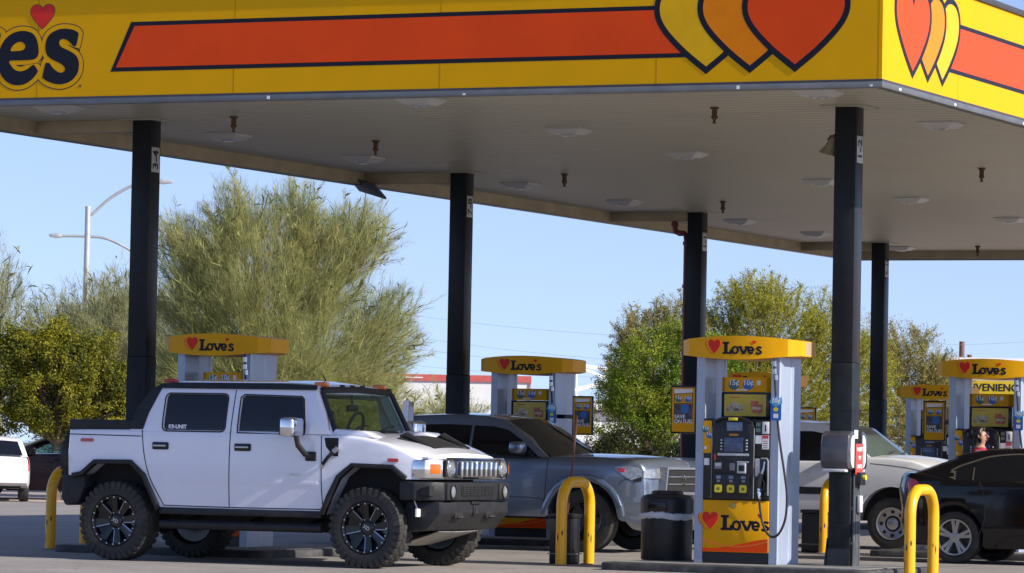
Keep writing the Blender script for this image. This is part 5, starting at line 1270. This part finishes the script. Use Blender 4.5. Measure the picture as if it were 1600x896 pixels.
def leafy(label, loc, ells, clumps, mt, seed, leaf=(.03, .075), per=110, cr=.30, bark=BARK2, focus=1.0, name='leafy_tree', cat='tree', group='trees beyond the canopy', trunk_r=.12, trunk=True, shell_=.45, zmin=.1, flat=.6):
    """clumps of small leaves on twigs, uneven in size and spacing"""
    rng = random.Random(seed); g = np.random.default_rng(seed); t = thing(name, label, cat, loc, 0, group)
    b = MB()
    if trunk: b.tube([(0, 0, -.05), (.03, 0, focus*.5), (0, .03, focus)], [trunk_r*1.3, trunk_r, trunk_r*.8], 8)
    tips = [ell_point(rng, (e[0], [q*.7 for q in e[1]]), .6)[0] for e in ells for _ in range(4)]
    limbs(b, (0, 0, focus if trunk else .02), tips, trunk_r*.5, rng, 3)
    vol = [(e[1][0]*e[1][1]*e[1][2])**.67 for e in ells]; tot = sum(vol); V = []; ctr = Vector((0, 0, focus))
    for e, vv in zip(ells, vol):
        for _ in range(int(clumps*vv/tot)):
            p, u = ell_point(rng, e, shell_)
            if p.z < zmin: continue
            ax = ((p-ctr).normalized()+Vector((rng.gauss(0, .5), rng.gauss(0, .5), rng.gauss(.1, .4)))).normalized(); L_ = cr*rng.uniform(.6, 2.0)
            b.tube([p-ax*L_*.6, p+ax*L_*.1, p+ax*L_*.6], [.008, .005, .002], 3, caps=False)
            m = int(per*rng.uniform(.4, 1.3)); q = g.uniform(-.6, .6, (m, 1))
            o = np.array(p)[None]+np.array(ax)[None]*L_*q+g.normal(0, cr*.30, (m, 3))*np.array([1, 1, flat])[None]
            d = unit(g.normal(0, 1, (m, 3))*np.array([1, 1, .7])[None]); s = unit(np.cross(d, g.normal(0, 1, (m, 3)))); l = g.uniform(leaf[0], leaf[1], (m, 1))
            V.append(np.stack([o, o+d*l*.5+s*l*.27, o+d*l, o+d*l*.5-s*l*.27], axis=1).reshape(-1, 3))
    b.build('trunk' if cat == 'tree' else 'stems', bark, t, smooth=60)
    np_mesh('crown' if cat == 'tree' else 'foliage', np.concatenate(V), 4, mt, t)
    return t
CR = Vector((.909, .416, 0)); CF = Vector((.416*-1, .909, 0))      # across and along the forecourt diagonal
def E_(a, d, z, ra, rz, rd=None): p = CR*a+CF*d; return ((p.x, p.y, z), (ra, rd or ra*.9, rz))
# the big one
feather_tree('largest feathery olive green tree, its crown dome rising highest behind the canopy', (-28.9, 40.2, 0),
    [E_(-.3, 0, 5.0, 2.1, 2.0), E_(-1.7, .2, 4.7, 1.0, 1.7), E_(1.3, 0, 5.5, 1.2, 1.5), E_(-2.0, 0, 5.9, .75, 1.0), E_(-.7, 0, 6.6, .8, .95), E_(.6, 0, 6.6, .8, 1.0), E_(2.1, 0, 6.3, .95, .85), E_(2.7, .2, 4.1, 1.05, 1.1), E_(.8, 0, 3.0, 2.6, 1.9), E_(2.5, .1, 1.7, 1.5, 1.5), E_(-1.8, 0, 2.6, 1.3, 1.9), E_(1.5, 0, 1.4, 1.8, 1.2)], 800, PALO, 11, (.13, .44), .0030, 120, up=.5, focus=1.4, trunk_r=.2, spread=.50, sag=.04, fill=2.7, plume=(.9, 1.8), gap=.22)
feather_tree('pale feathery tree behind the 3-4 column, left of the largest tree', (-37.2, 47.0, 0),
    [E_(-.2, 0, 3.9, 1.4, 2.0), E_(.8, .3, 4.2, 1.2, 1.7), E_(-.6, 0, 2.2, 1.6, 1.6), E_(1.2, 0, 2.4, 1.5, 1.9), E_(2.3, 0, 3.2, 1.1, 1.4)], 400, PALO2, 12, (.14, .42), .0042, 100, fill=1.8, spread=.5, focus=1.2, up=.6)
feather_tree('thin pale tree with bare twigs at the far left edge', (-42.7, 50.4, 0),
    [E_(-.2, 0, 5.0, 1.0, 1.8), E_(-.6, 0, 3.4, 1.2, 1.5)], 90, PALO2, 13, (.2, .5), .0044, 80, fill=1.3, spread=.45, focus=2.0, up=.8)
feather_tree('low pale feathery tree between the far left tree and the street lamp pole', (-43.0, 55.4, 0),
    [E_(-.9, 0, 4.2, 1.1, 1.4), E_(.6, 0, 4.3, 1.2, 1.3), E_(0, 0, 2.8, 1.8, 1.5)], 230, PALO2, 14, (.14, .42), .0044, 100, fill=1.7, spread=.5, focus=1.5, up=.7)
leafy('dense round olive tree with yellow tinged leaves above the parked cars', (-31.9, 35.6, 0),
    [E_(-.2, 0, 2.7, 1.25, 1.2), E_(-1.4, 0, 2.6, 1.0, 1.1), E_(.8, .1, 2.4, .95, 1.1), E_(.2, -.2, 3.2, .8, .75), E_(-.7, 0, 3.3, .6, .6), E_(1.4, 0, 2.0, .6, .8), E_(-2.3, 0, 2.7, .9, 1.1), E_(-1.2, 0, 3.55, .5, .45), E_(.9, 0, 3.35, .5, .5), E_(1.55, 0, 2.7, .45, .5), E_(.1, 0, 3.8, .4, .35), E_(-2.0, 0, 3.5, .4, .4)], 760, OLIVE, 21, (.035, .09), 150, .27, focus=1.3, shell_=.4)
feather_tree('tall sparse yellow green tree above the nearest fuel pump', (-25.0, 63.9, 0),
    [E_(.1, 0, 4.9, 1.9, 1.6), E_(-1.5, .2, 4.4, 1.1, 1.4), E_(1.6, 0, 4.6, 1.1, 1.6), E_(.2, 0, 3.0, 2.3, 1.6), E_(-.6, 0, 5.9, 1.1, .7), E_(2.6, 0, 3.4, 1.0, 1.6)], 620, YGRN, 15, (.05, .13), .0075, 120, up=.3, focus=1.6, trunk_r=.16, spread=1.0, plume=(.5, 1.2), fill=1.5, gap=.75)
feather_tree('yellowing tree behind the far column, right of the tall sparse tree', (-22.6, 70.5, 0),
    [E_(-1.3, 0, 4.4, .9, 1.3), E_(-.3, 0, 4.2, .9, 1.2), E_(.5, 0, 3.6, .8, 1.0), E_(-.4, 0, 2.2, 1.9, 1.6), E_(1.0, 0, 3.0, .7, .9)], 430, DRYF, 16, (.05, .12), .0075, 120, up=.15, focus=1.3, spread=1.1, plume=(.4, 1.0), fill=1.5, gap=.7)
leafy('bright green bushy tree between the middle pump and the red pipe column', (-24.3, 53.3, 0),
    [E_(-.2, 0, 3.2, 1.1, 1.4), E_(.6, .1, 3.7, .9, 1.2), E_(-.6, 0, 2.2, 1.15, 1.2), E_(.7, 0, 2.3, 1.1, 1.5), E_(-1.0, 0, 2.9, .5, .6), E_(1.5, 0, 3.4, .8, 1.1)], 760, BRITE, 22, (.03, .08), 120, .26, focus=1.0)
feather_tree('thin twiggy crown rising out of the top of the bright green tree', (-25.6, 56.2, 0),
    [E_(-.3, 0, 4.3, .9, 1.0), E_(.7, 0, 4.8, .9, .9), E_(-.6, 0, 3.2, .9, 1.2)], 190, DRYF, 23, (.05, .13), .0075, 100, up=.35, focus=2.2, spread=1.0, plume=(.5, 1.0), fill=1.2, gap=.7)
for k, (x, y, w_, h_) in enumerate(((-23.9, 47.6, .75, .85), (-22.9, 48.1, .8, 1.0), (-22.0, 48.6, .8, .9), (-21.2, 49.0, .8, .85))):
    leafy(('dark shrub just right of the middle pump poster', 'dark shrub under the bright green tree', 'dark shrub behind the trash can', 'dark shrub behind the nearest fuel pump')[k], (x, y, 0), [E_(0, 0, h_*.95, w_, h_), E_(.2, 0, h_*.6, w_*1.1, h_*.6)], 170, DARKF, 30+k, (.04, .09), 90, .22, name='shrub', cat='shrub', group='dark shrubs along the lot edge', trunk=False, trunk_r=.05, shell_=.5)
leafy('small yellowish tree in front of the white building with the red band', (-29.4, 58.7, 0), [E_(0, 0, 2.5, .75, .5), E_(-.5, 0, 2.1, .6, .45), E_(.5, 0, 2.3, .5, .5)], 70, DRYF, 41, (.03, .08), 60, .26, focus=1.5, trunk_r=.06)
feather_tree('dull green low tree at the right foot of the largest tree', (-25.4, 42.9, 0), [E_(0, 0, 1.6, .9, 1.1), E_(.35, 0, 1.2, .9, 1.0)], 130, PALO, 17, (.12, .36), .0038, 110, focus=.6, up=.5, fill=1.8, spread=.55)

# ------------------------------------------------------------------ buildings and distant things
WALLW = mat('white_stucco', (.72, .72, .70), .8, var=.05, scale=2, bump=.1)
REDB = mat('red_band', (.50, .10, .09), .6, var=.08)
SHADE = mat('recess_grey', (.14, .14, .15), .7)
ANG = math.radians(24.6)
t = thing('warehouse', 'white building with red roof band seen between the largest tree and the middle pump', 'building', (-57.6, 109.5, 0), ANG)
b = MB(); b.box(-9, 3.95, 0, 8, 0, 4.22); b.build('wall', WALLW, t)
b = MB(); b.box(-9.08, 4.03, -.08, 8.08, 4.22, 4.50); b.box(3.96, 4.0, -.07, -.005, 0, 4.215); b.box(-9.09, -.6, -.10, -.081, 4.33, 4.38, 1); b.build('roof_band', [REDB, WALLW], t)
b = MB()
for x in (-4, -1, 2.0): b.box(x, x+1.3, -.03, -.004, 0, 2.6)
b.build('loading_door', SHADE, t)
t = thing('low_building', 'long low white building with pale eave behind the bright green tree', 'building', (-47.5, 103.2, 0), ANG)
b = MB(); b.box(-2.2, 7, 0, 6, 0, 2.9); b.build('wall', WALLW, t)
b = MB(); b.box(-2.4, 7.2, -.4, 6.2, 3.02, 3.32); b.box(-2.3, 7.1, -.25, 6.1, 2.90, 3.02, 1); b.build('roof', [WALLW, LIPM], t)
b = MB(); b.box(.2, .9, -.03, -.004, 0, 2.1); b.build('door', SHADE, t)
t = thing('steel_frame', 'white steel roof frame of slanted beams left of the bright green tree', 'frame', (-47.6, 103.0, 0), ANG)
b = MB(); b.tube([(-.5, 4, 4.85), (.75, 4, 4.30), (1.9, 4, 3.9)], .07, 6); b.tube([(-.6, 4, 3.85), (.9, 4, 4.25), (2.2, 4, 4.6)], .10, 6); b.tube([(-.3, 4, 4.85), (.8, 4, 4.72), (2.2, 4, 4.5)], .09, 6); b.tube([(2.2, 4, 0), (2.2, 4, 4.65)], .1, 6); b.tube([(-.55, 4, 0), (-.55, 4, 4.85)], .06, 6)
b.build('beams', WPL, t)
t = thing('convenience_store', 'store front with yellow sign band and white parapet at the far right', 'store', (-24.9, 80.6, 0), math.radians(22))
b = MB(); b.box(-.75, 9, .0, 7, 0, 4.35, 0); b.box(-.8, 9.05, -.06, 7.05, 4.35, 4.66, 1); b.box(-.3, 8.9, -.25, -.005, 3.28, 3.42, 2); b.build('wall', [mat('store_tan', (.38, .33, .22), .7), WALLW, mat('store_dark', (.03, .035, .035), .5)], t)
b = MB(); b.box(-.35, 8.95, -.09, -.005, 3.44, 3.90, 0)
b.text('CONVENIENCE', .335, FRONT(1.0, -.10, 3.68), .003, 1, bold=.006); b.build('sign_band', [mat('sign_yellow', (.50, .36, .005), .4), INK], t)
b = MB(); b.box(-.3, 8.9, -.05, -.004, 2.7, 3.275, 0); b.text('STORE', .42, FRONT(2.05, -.06, 3.05), .003, 1, bold=.008, align='LEFT'); b.build('lower_sign', [INK, BTN], t)
b = MB()
for k in range(4): b.box(.1+k*1.8, 1.7+k*1.8, -.03, -.003, .3, 2.5)
b.build('window', TINT, t)
def street_lamp(label, loc, rz, arm, h, r=.11):
    t = thing('street_lamp', label, 'street lamp', loc, rz, 'street lamps behind the trees')
    b = MB(); b.tube([(0, 0, -.05), (0, 0, h)], [r*1.2, r*.85], 12); b.lathe([(r*.95, 0), (r*.9, .04), (0, .06)], M=Matrix.Translation((0, 0, h)), seg=12); b.build('pole', GALV, t)
    b = MB(); b.tube(catmull(arm[:-1], 5), .05, 8); b.build('arm', GALV, t)
    e, d = Vector(arm[-2]), Vector(arm[-1])-Vector(arm[-2]); s = 1 if d.x > 0 else -1
    b = MB(); b.prism([(e.x-.05*s, e.z+.04), (e.x+d.x*.3, e.z+.10), (e.x+d.x, e.z+.05), (e.x+d.x, e.z-.03), (e.x+d.x*.4, e.z-.08), (e.x-.05*s, e.z-.05)], -.12, .12, 'xz', 0, bev=.015); b.build('lamp_head', GALV, t)
GALV = mat('galvanised_steel', (.45, .47, .49), .45, metal=.4, var=.1)
street_lamp('tall grey street lamp pole with curved arm reaching behind the 3-4 column', (-50.82, 68.7, 0), ANG, [(.1, 0, 8.75), (.75, 0, 9.35), (1.5, 0, 9.78), (2.2, 0, 9.9), (2.75, 0, 9.88)], 9.0)
street_lamp('street lamp with long flat arm pointing left across the taller lamp pole', (-54.2, 78.2, 0), ANG, [(-.1, 0, 7.9), (-.6, 0, 8.22), (-1.3, 0, 8.52), (-2.0, 0, 8.58), (-2.9, 0, 8.58), (-3.3, 0, 8.58)], 8.1, .09)
WOOD = mat('pole_wood', (.16, .09, .06), .85, var=.3, scale=20)
def upole(label, loc, h, arms=True):
    t = thing('utility_pole', label, 'utility pole', loc, ANG, 'wooden utility poles')
    b = MB(); b.tube([(0, 0, -.05), (0, 0, h)], [.2, .15], 10); b.build('pole', WOOD, t)
    b = MB(); b.box(-.9, .9, -.06, .06, h-.9, h-.78); b.build('crossarm', WOOD, t) if arms else b.bm.free()
upole('reddish wooden utility pole standing above the store roof', (-52.89, 166.7, 0), 7.8, False)
upole('short thin pole just right of the reddish utility pole', (-58.7, 186.0, 0), 7.6, False)
def wire(a, c, label):
    P = [Vector(a), (Vector(a)+Vector(c))/2-Vector((0, 0, .25)), Vector(c)]
    b = MB(); b.tube(catmull(P, 8), .0075, 5); tag(b.build('power_line', GRY), label, 'power line', 'power lines crossing the sky between the trees')
# wires at 200 m, from inside the largest tree to beyond the bright green tree
def at(a, D, z): p = Vector((15.9, -43.7, 0))+CF*D+CR*a; return (p.x, p.y, z)
for k, (za, zb_, lb) in enumerate(((8.6, 7.0, 'highest thin wire in the sky right of the 7-8 column'), (7.6, 5.7, 'second highest thin wire crossing the sky gap'), (6.9, 5.4, 'third thin wire, passing just above the middle pump header'), (5.9, 5.0, 'lowest thin wire, close over the red roof band'))):
    wire(at(-10, 200, za), at(9, 200, zb_), lb)
wire(at(19.5, 215, 7.6), at(30, 215, 7.9), 'thin wire rising to the right above the store roof')

# parked cars, van
ar = archpts(2.7, .40, .36, .30); arr = archpts(0, .40, .36, .30)
suv = dict(HW=.93, CW=.88, paint=OWHT, tumble=.20, crown=.03, nosebow=.3, tailbow=.10,
    body=[(-.80, .36), (-.93, .42), (-.94, .62), (-.86, .66), (-.82, .95), (-.74, 1.02), (0, 1.02), (2.0, .98), (3.0, .88), (3.5, .72), (3.55, .45), (3.45, .3), (3.12, .28)]+ar+[(2.3, .28), (.42, .28)]+arr+[(-.4, .3)],
    cab=[(-.76, 1.0), (-.60, 1.25), (-.42, 1.37), (-.2, 1.42), (1.0, 1.43), (1.5, 1.38), (2.4, .95)],
    windows=[[(-.5, 1.05), (-.35, 1.33), (.4, 1.36), (.4, 1.04)], [(.45, 1.04), (.45, 1.36), (1.3, 1.34), (1.9, 1.05)]], ws=((2.36, .99, .76), (1.52, 1.39, .62)), rw=((-.80, 1.03, .76), (-.56, 1.335, .64)),
    wheels=(0, 2.7), wr=.34, ww=.22, rim=.20, style='alloy', arch=.40, archz=.02, lipw=.02, lipout=-.01, archmat=OWHT)
t, fb, fc, XS, ZS_ = car('parked_car', 'old white hatchback parked tail on at the left edge', 'car', (-31.62, 32.25, 0), math.radians(122), suv)
b = MB(); b.box(-.955, -.935, -.17, .17, .60-.1, .60+.06, 0, .005); b.box(-.96, -.953, -.13, .13, .515, .645, 1); b.build('licence_plate', [LGRY, GRY], t)
for s in (-1, 1):
    b = MB(); skin(b, [(-.84, .68), (-.68, .70), (-.62, 1.0), (-.80, .99)], fb, suv['HW'], s, .008, .02, 0, XS, ZS_); b.build('tail_lamp', REDL, t)
b = MB(); b.box(-.87, -.855, -.06, .06, .80, .825); b.build('badge', CHR, t)
sed2 = dict(SED_SPEC); sed2['glass'] = mat('teal_glass', (.035, .09, .09), .1, var=.5, scale=5); sed2['paint'] = mat('dark_plum_paint', (.006, .003, .006), .3, coat=.12, spec=.15); sed2['style'] = 'alloy'; sed2['handlemat'] = sed2['paint']
car('parked_car', 'dark sedan parked side on between the white hatchback and the pickup tail', 'car', (-31.1, 37.0, 0), math.radians(211), sed2)
van = dict(SED_SPEC, HW=.98, CW=.96, paint=OWHT, tumble=.10, crown=.02, nosebow=.2, beltchrome=None, seams=(), handles=(),
    body=[(-.95, .4), (-1.0, .7), (-.98, 1.32), (0, 1.32), (2.6, 1.30), (3.3, 1.15), (3.6, .9), (3.6, .4), (3.42, .35)]+archpts(2.92, .42, .38, .35)+[(2.45, .34), (.45, .34)]+archpts(0, .42, .38, .35)+[(-.5, .38)],
    cab=[(-.97, 1.30), (-.93, 2.2), (-.85, 2.36), (-.6, 2.42), (1.6, 2.42), (2.0, 2.33), (2.9, 1.28)],
    windows=[[(1.3, 1.36), (1.3, 2.1), (1.9, 2.1), (2.5, 1.36)]], ws=((2.86, 1.33, .82), (2.02, 2.3, .72)), rw=((-.985, 1.4, .7), (-.955, 2.1, .66)), style='alloy', glass=TINT, archmat=OWHT)
t, fb, fc, XS, ZS_ = car('van', 'white van parked far behind, its roof showing over the grey pickup', 'van', (-26.9, 52.4, 0), math.radians(206), van)
b = MB(); b.tube([(-.5, -.6, 2.5), (1.2, -.6, 2.5)], .03); b.tube([(-.5, .6, 2.5), (1.2, .6, 2.5)], .03)
for x in (-.3, .4, 1.0): b.tube([(x, -.65, 2.5), (x, .65, 2.5)], .03)
b.build('roof_rack', TRIM, t)
suv2 = dict(suv); car('parked_car', 'pale car parked far away, glimpsed past the windscreen of the old white pickup', 'car', (-33.6, 99.2, 0), math.radians(150), suv2)

# ------------------------------------------------------------------ person by the second row pump
def person():
    t = thing('person', 'person with dark tied back hair and red top looking right, standing beside a fuel pump', 'person', (-.90, 8.50, .098), 0)
    V = []; E = []; Rr = []
    def add(p, r, par=None):
        V.append(p); Rr.append(r)
        if par is not None: E.append((par, len(V)-1))
        return len(V)-1
    pel = add((0, 0, .93), (.15, .125)); bel = add((0, 0, 1.06), (.135, .11), pel); ch = add((.01, 0, 1.24), (.155, .115), bel); sh = add((0, 0, 1.37), (.13, .085), ch)
    nk = add((.0, 0, 1.455), (.052, .052), sh); hd0 = add((.02, 0, 1.53), (.07, .085), nk); hd1 = add((.015, 0, 1.60), (.082, .098), hd0); add((.005, 0, 1.66), (.06, .07), hd1)
    for s in (-1, 1):
        hp = add((0, s*.09, .86), (.085, .09), pel); kn = add((.03, s*.10, .48), (.058, .06), hp); an = add((-.01, s*.10, .10), (.038, .04), kn); add((.13, s*.105, .035), (.035, .03), an)
        so_ = add((0, s*.165, 1.36), (.055, .055), sh); el_ = add((-.02 if s < 0 else .10, s*.20, 1.10), (.042, .042), so_); wr_ = add((.16 if s < 0 else .30, s*.18, 1.0), (.03, .03), el_)
        pm = add(((.22 if s < 0 else .36), s*.17, 1.0), (.032, .018), wr_)
        bx = .22 if s < 0 else .36
        for k, (dy, ln) in enumerate(((-.03, .07), (-.01, .085), (.01, .08), (.028, .06))):
            f1 = add((bx+ln*.55, s*.17+dy, .99), (.0095, .0095), pm); add((bx+ln, s*.17+dy*1.1, .965), (.0085, .0085), f1)
        th = add((bx-.01, s*.17-s*.045, .985), (.011, .011), pm); add((bx+.035, s*.17-s*.055, .965), (.009, .009), th)
    me = bpy.data.meshes.new('body'); me.from_pydata(V, E, []); o = bpy.data.objects.new('body', me); COL.objects.link(o)
    sk_ = o.modifiers.new('s', 'SKIN'); sk_.use_smooth_shade = True
    for v, r in zip(me.skin_vertices[0].data, Rr): v.radius = r
    me.skin_vertices[0].data[0].use_root = True
    sb = o.modifiers.new('d', 'SUBSURF'); sb.levels = 2; sb.render_levels = 2
    dg = bpy.context.evaluated_depsgraph_get(); new = bpy.data.meshes.new_from_object(o.evaluated_get(dg)); o.modifiers.clear(); o.data = new
    SKN = mat('skin', (.38, .20, .13), .5, var=.05); TOP = mat('red_cloth', (.30, .015, .03), .8, var=.2, scale=20); JN = mat('dark_jeans', (.02, .025, .05), .85, var=.3, scale=30); SHO = mat('shoe', (.05, .05, .05), .6)
    HAIR = mat('dark_hair', (.012, .009, .008), .35, var=.3, scale=30)
    for m in (SKN, TOP, JN, SHO, HAIR): new.materials.append(m)
    for p in new.polygons:
        c = p.center
        if c.z > 1.50 and (c.x < .03 or c.z > 1.662): k = 4
        elif c.z > 1.43 or (abs(c.y) > .12 and c.z < 1.06 and c.x > .06 and c.z > .9) : k = 0
        elif c.z > .94: k = 1
        elif c.z > .075: k = 2
        else: k = 3
        p.material_index = k; p.use_smooth = True
    o.parent = t
    b = MB()                                                           # face details
    b.tube([(.095, 0, 1.60), (.118, 0, 1.575), (.098, 0, 1.563)], [.008, .015, .010], 8, 0)
    for s in (-1, 1):
        b.lathe([(0, -.012), (.012, 0), (0, .012)], M=Matrix.Translation((.088, s*.033, 1.60)), seg=8, mi=1); b.lathe([(0, -.03), (.013, -.01), (.016, .015), (0, .03)], M=Matrix.Translation((.0, s*.083, 1.585)), seg=8, mi=0)
    b.tube([(.088, -.022, 1.533), (.097, 0, 1.531), (.088, .022, 1.533)], .006, 6, 2); b.build('face', [SKN, INK, REDIMG], t)
    bm = bmesh.new(); bmesh.ops.create_uvsphere(bm, u_segments=24, v_segments=14, radius=1)
    for v in bm.verts:
        x, y, z = v.co; r = 1+.05*noise.noise(Vector((x*4, y*9, z*4)))
        if x > .52 and z < .5: x = .52+(x-.52)*.05
        v.co = Vector((-.022+x*.112*r, y*.100*r, 1.622+z*.100*r))
    b = MB(); b.join(bm)
    bm = bmesh.new(); bmesh.ops.create_uvsphere(bm, u_segments=16, v_segments=10, radius=1)
    for v in bm.verts: r = 1+.2*noise.noise(v.co*3); v.co = Vector((-.135+v.co.x*.05*r, v.co.y*.05*r, 1.60+v.co.z*.055*r))
    b.join(bm); b.build('hair', mat('dark_hair', (.012, .009, .008), .35, var=.3, scale=30), t, smooth=60)
person()
# ------------------------------------------------------------------ camera, sun, sky
cam = bpy.data.objects.new('camera', bpy.data.cameras.new('camera')); COL.objects.link(cam); SC.camera = cam
f, pit, rol, hh_, psi, ax, ay = 6216.89, .0408, .0193, 1.4182-.035, .4288, 3.7347, 46.4029
cam.location = (-(ax*math.cos(psi)-ay*math.sin(psi)), -(ax*math.sin(psi)+ay*math.cos(psi)), hh_)
cam.matrix_world = Matrix.Translation(cam.location) @ Matrix.Rotation(psi, 4, 'Z') @ Matrix.Rotation(R(90)+pit, 4, 'X') @ Matrix.Rotation(rol, 4, 'Z')
cam.data.sensor_width = 36; cam.data.lens = 36*f/1600; cam.data.clip_start = .5; cam.data.clip_end = 6000
SUN_AZ, SUN_EL = R(-4), R(30)
to_sun = Vector((math.cos(SUN_AZ)*math.cos(SUN_EL), math.sin(SUN_AZ)*math.cos(SUN_EL), math.sin(SUN_EL)))
sl = bpy.data.lights.new('sun', 'SUN'); sl.energy = 5.0; sl.angle = R(.53); sl.color = (1, .93, .82)
so = bpy.data.objects.new('sun', sl); COL.objects.link(so); so.rotation_euler = to_sun.to_track_quat('Z', 'Y').to_euler()
wd = bpy.data.worlds.new('World'); SC.world = wd; wd.use_nodes = True
nt = wd.node_tree; bg = nt.nodes['Background']
sk = nt.nodes.new('ShaderNodeTexSky'); sk.sky_type = 'NISHITA'; sk.sun_disc = False
sk.sun_elevation = SUN_EL; sk.sun_rotation = R(90)-SUN_AZ; sk.altitude = 340; sk.air_density = 1.0; sk.dust_density = .5; sk.ozone_density = 3.2
tc = nt.nodes.new('ShaderNodeTexCoord'); vm = nt.nodes.new('ShaderNodeVectorMath'); vm.operation = 'MULTIPLY_ADD'
vm.inputs[1].default_value = (1, 1, .95); vm.inputs[2].default_value = (0, 0, .10); vn = nt.nodes.new('ShaderNodeVectorMath'); vn.operation = 'NORMALIZE'
nt.links.new(tc.outputs['Generated'], vm.inputs[0]); nt.links.new(vm.outputs[0], vn.inputs[0]); nt.links.new(vn.outputs[0], sk.inputs['Vector'])
tn = nt.nodes.new('ShaderNodeMix'); tn.data_type = 'RGBA'; tn.blend_type = 'MULTIPLY'; tn.inputs['Factor'].default_value = 1; tn.inputs['B'].default_value = (1.12, .965, 1.04, 1)
nt.links.new(sk.outputs['Color'], tn.inputs['A']); nt.links.new(tn.outputs['Result'], bg.inputs['Color']); bg.inputs['Strength'].default_value = .135
vs = SC.view_settings; vs.view_transform = 'Standard'; vs.look = 'None'; vs.exposure = .47; vs.gamma = 1; vs.use_curve_mapping = False
SC.cycles.use_denoising = True
SC.cycles.max_bounces = 8; SC.cycles.transparent_max_bounces = 12
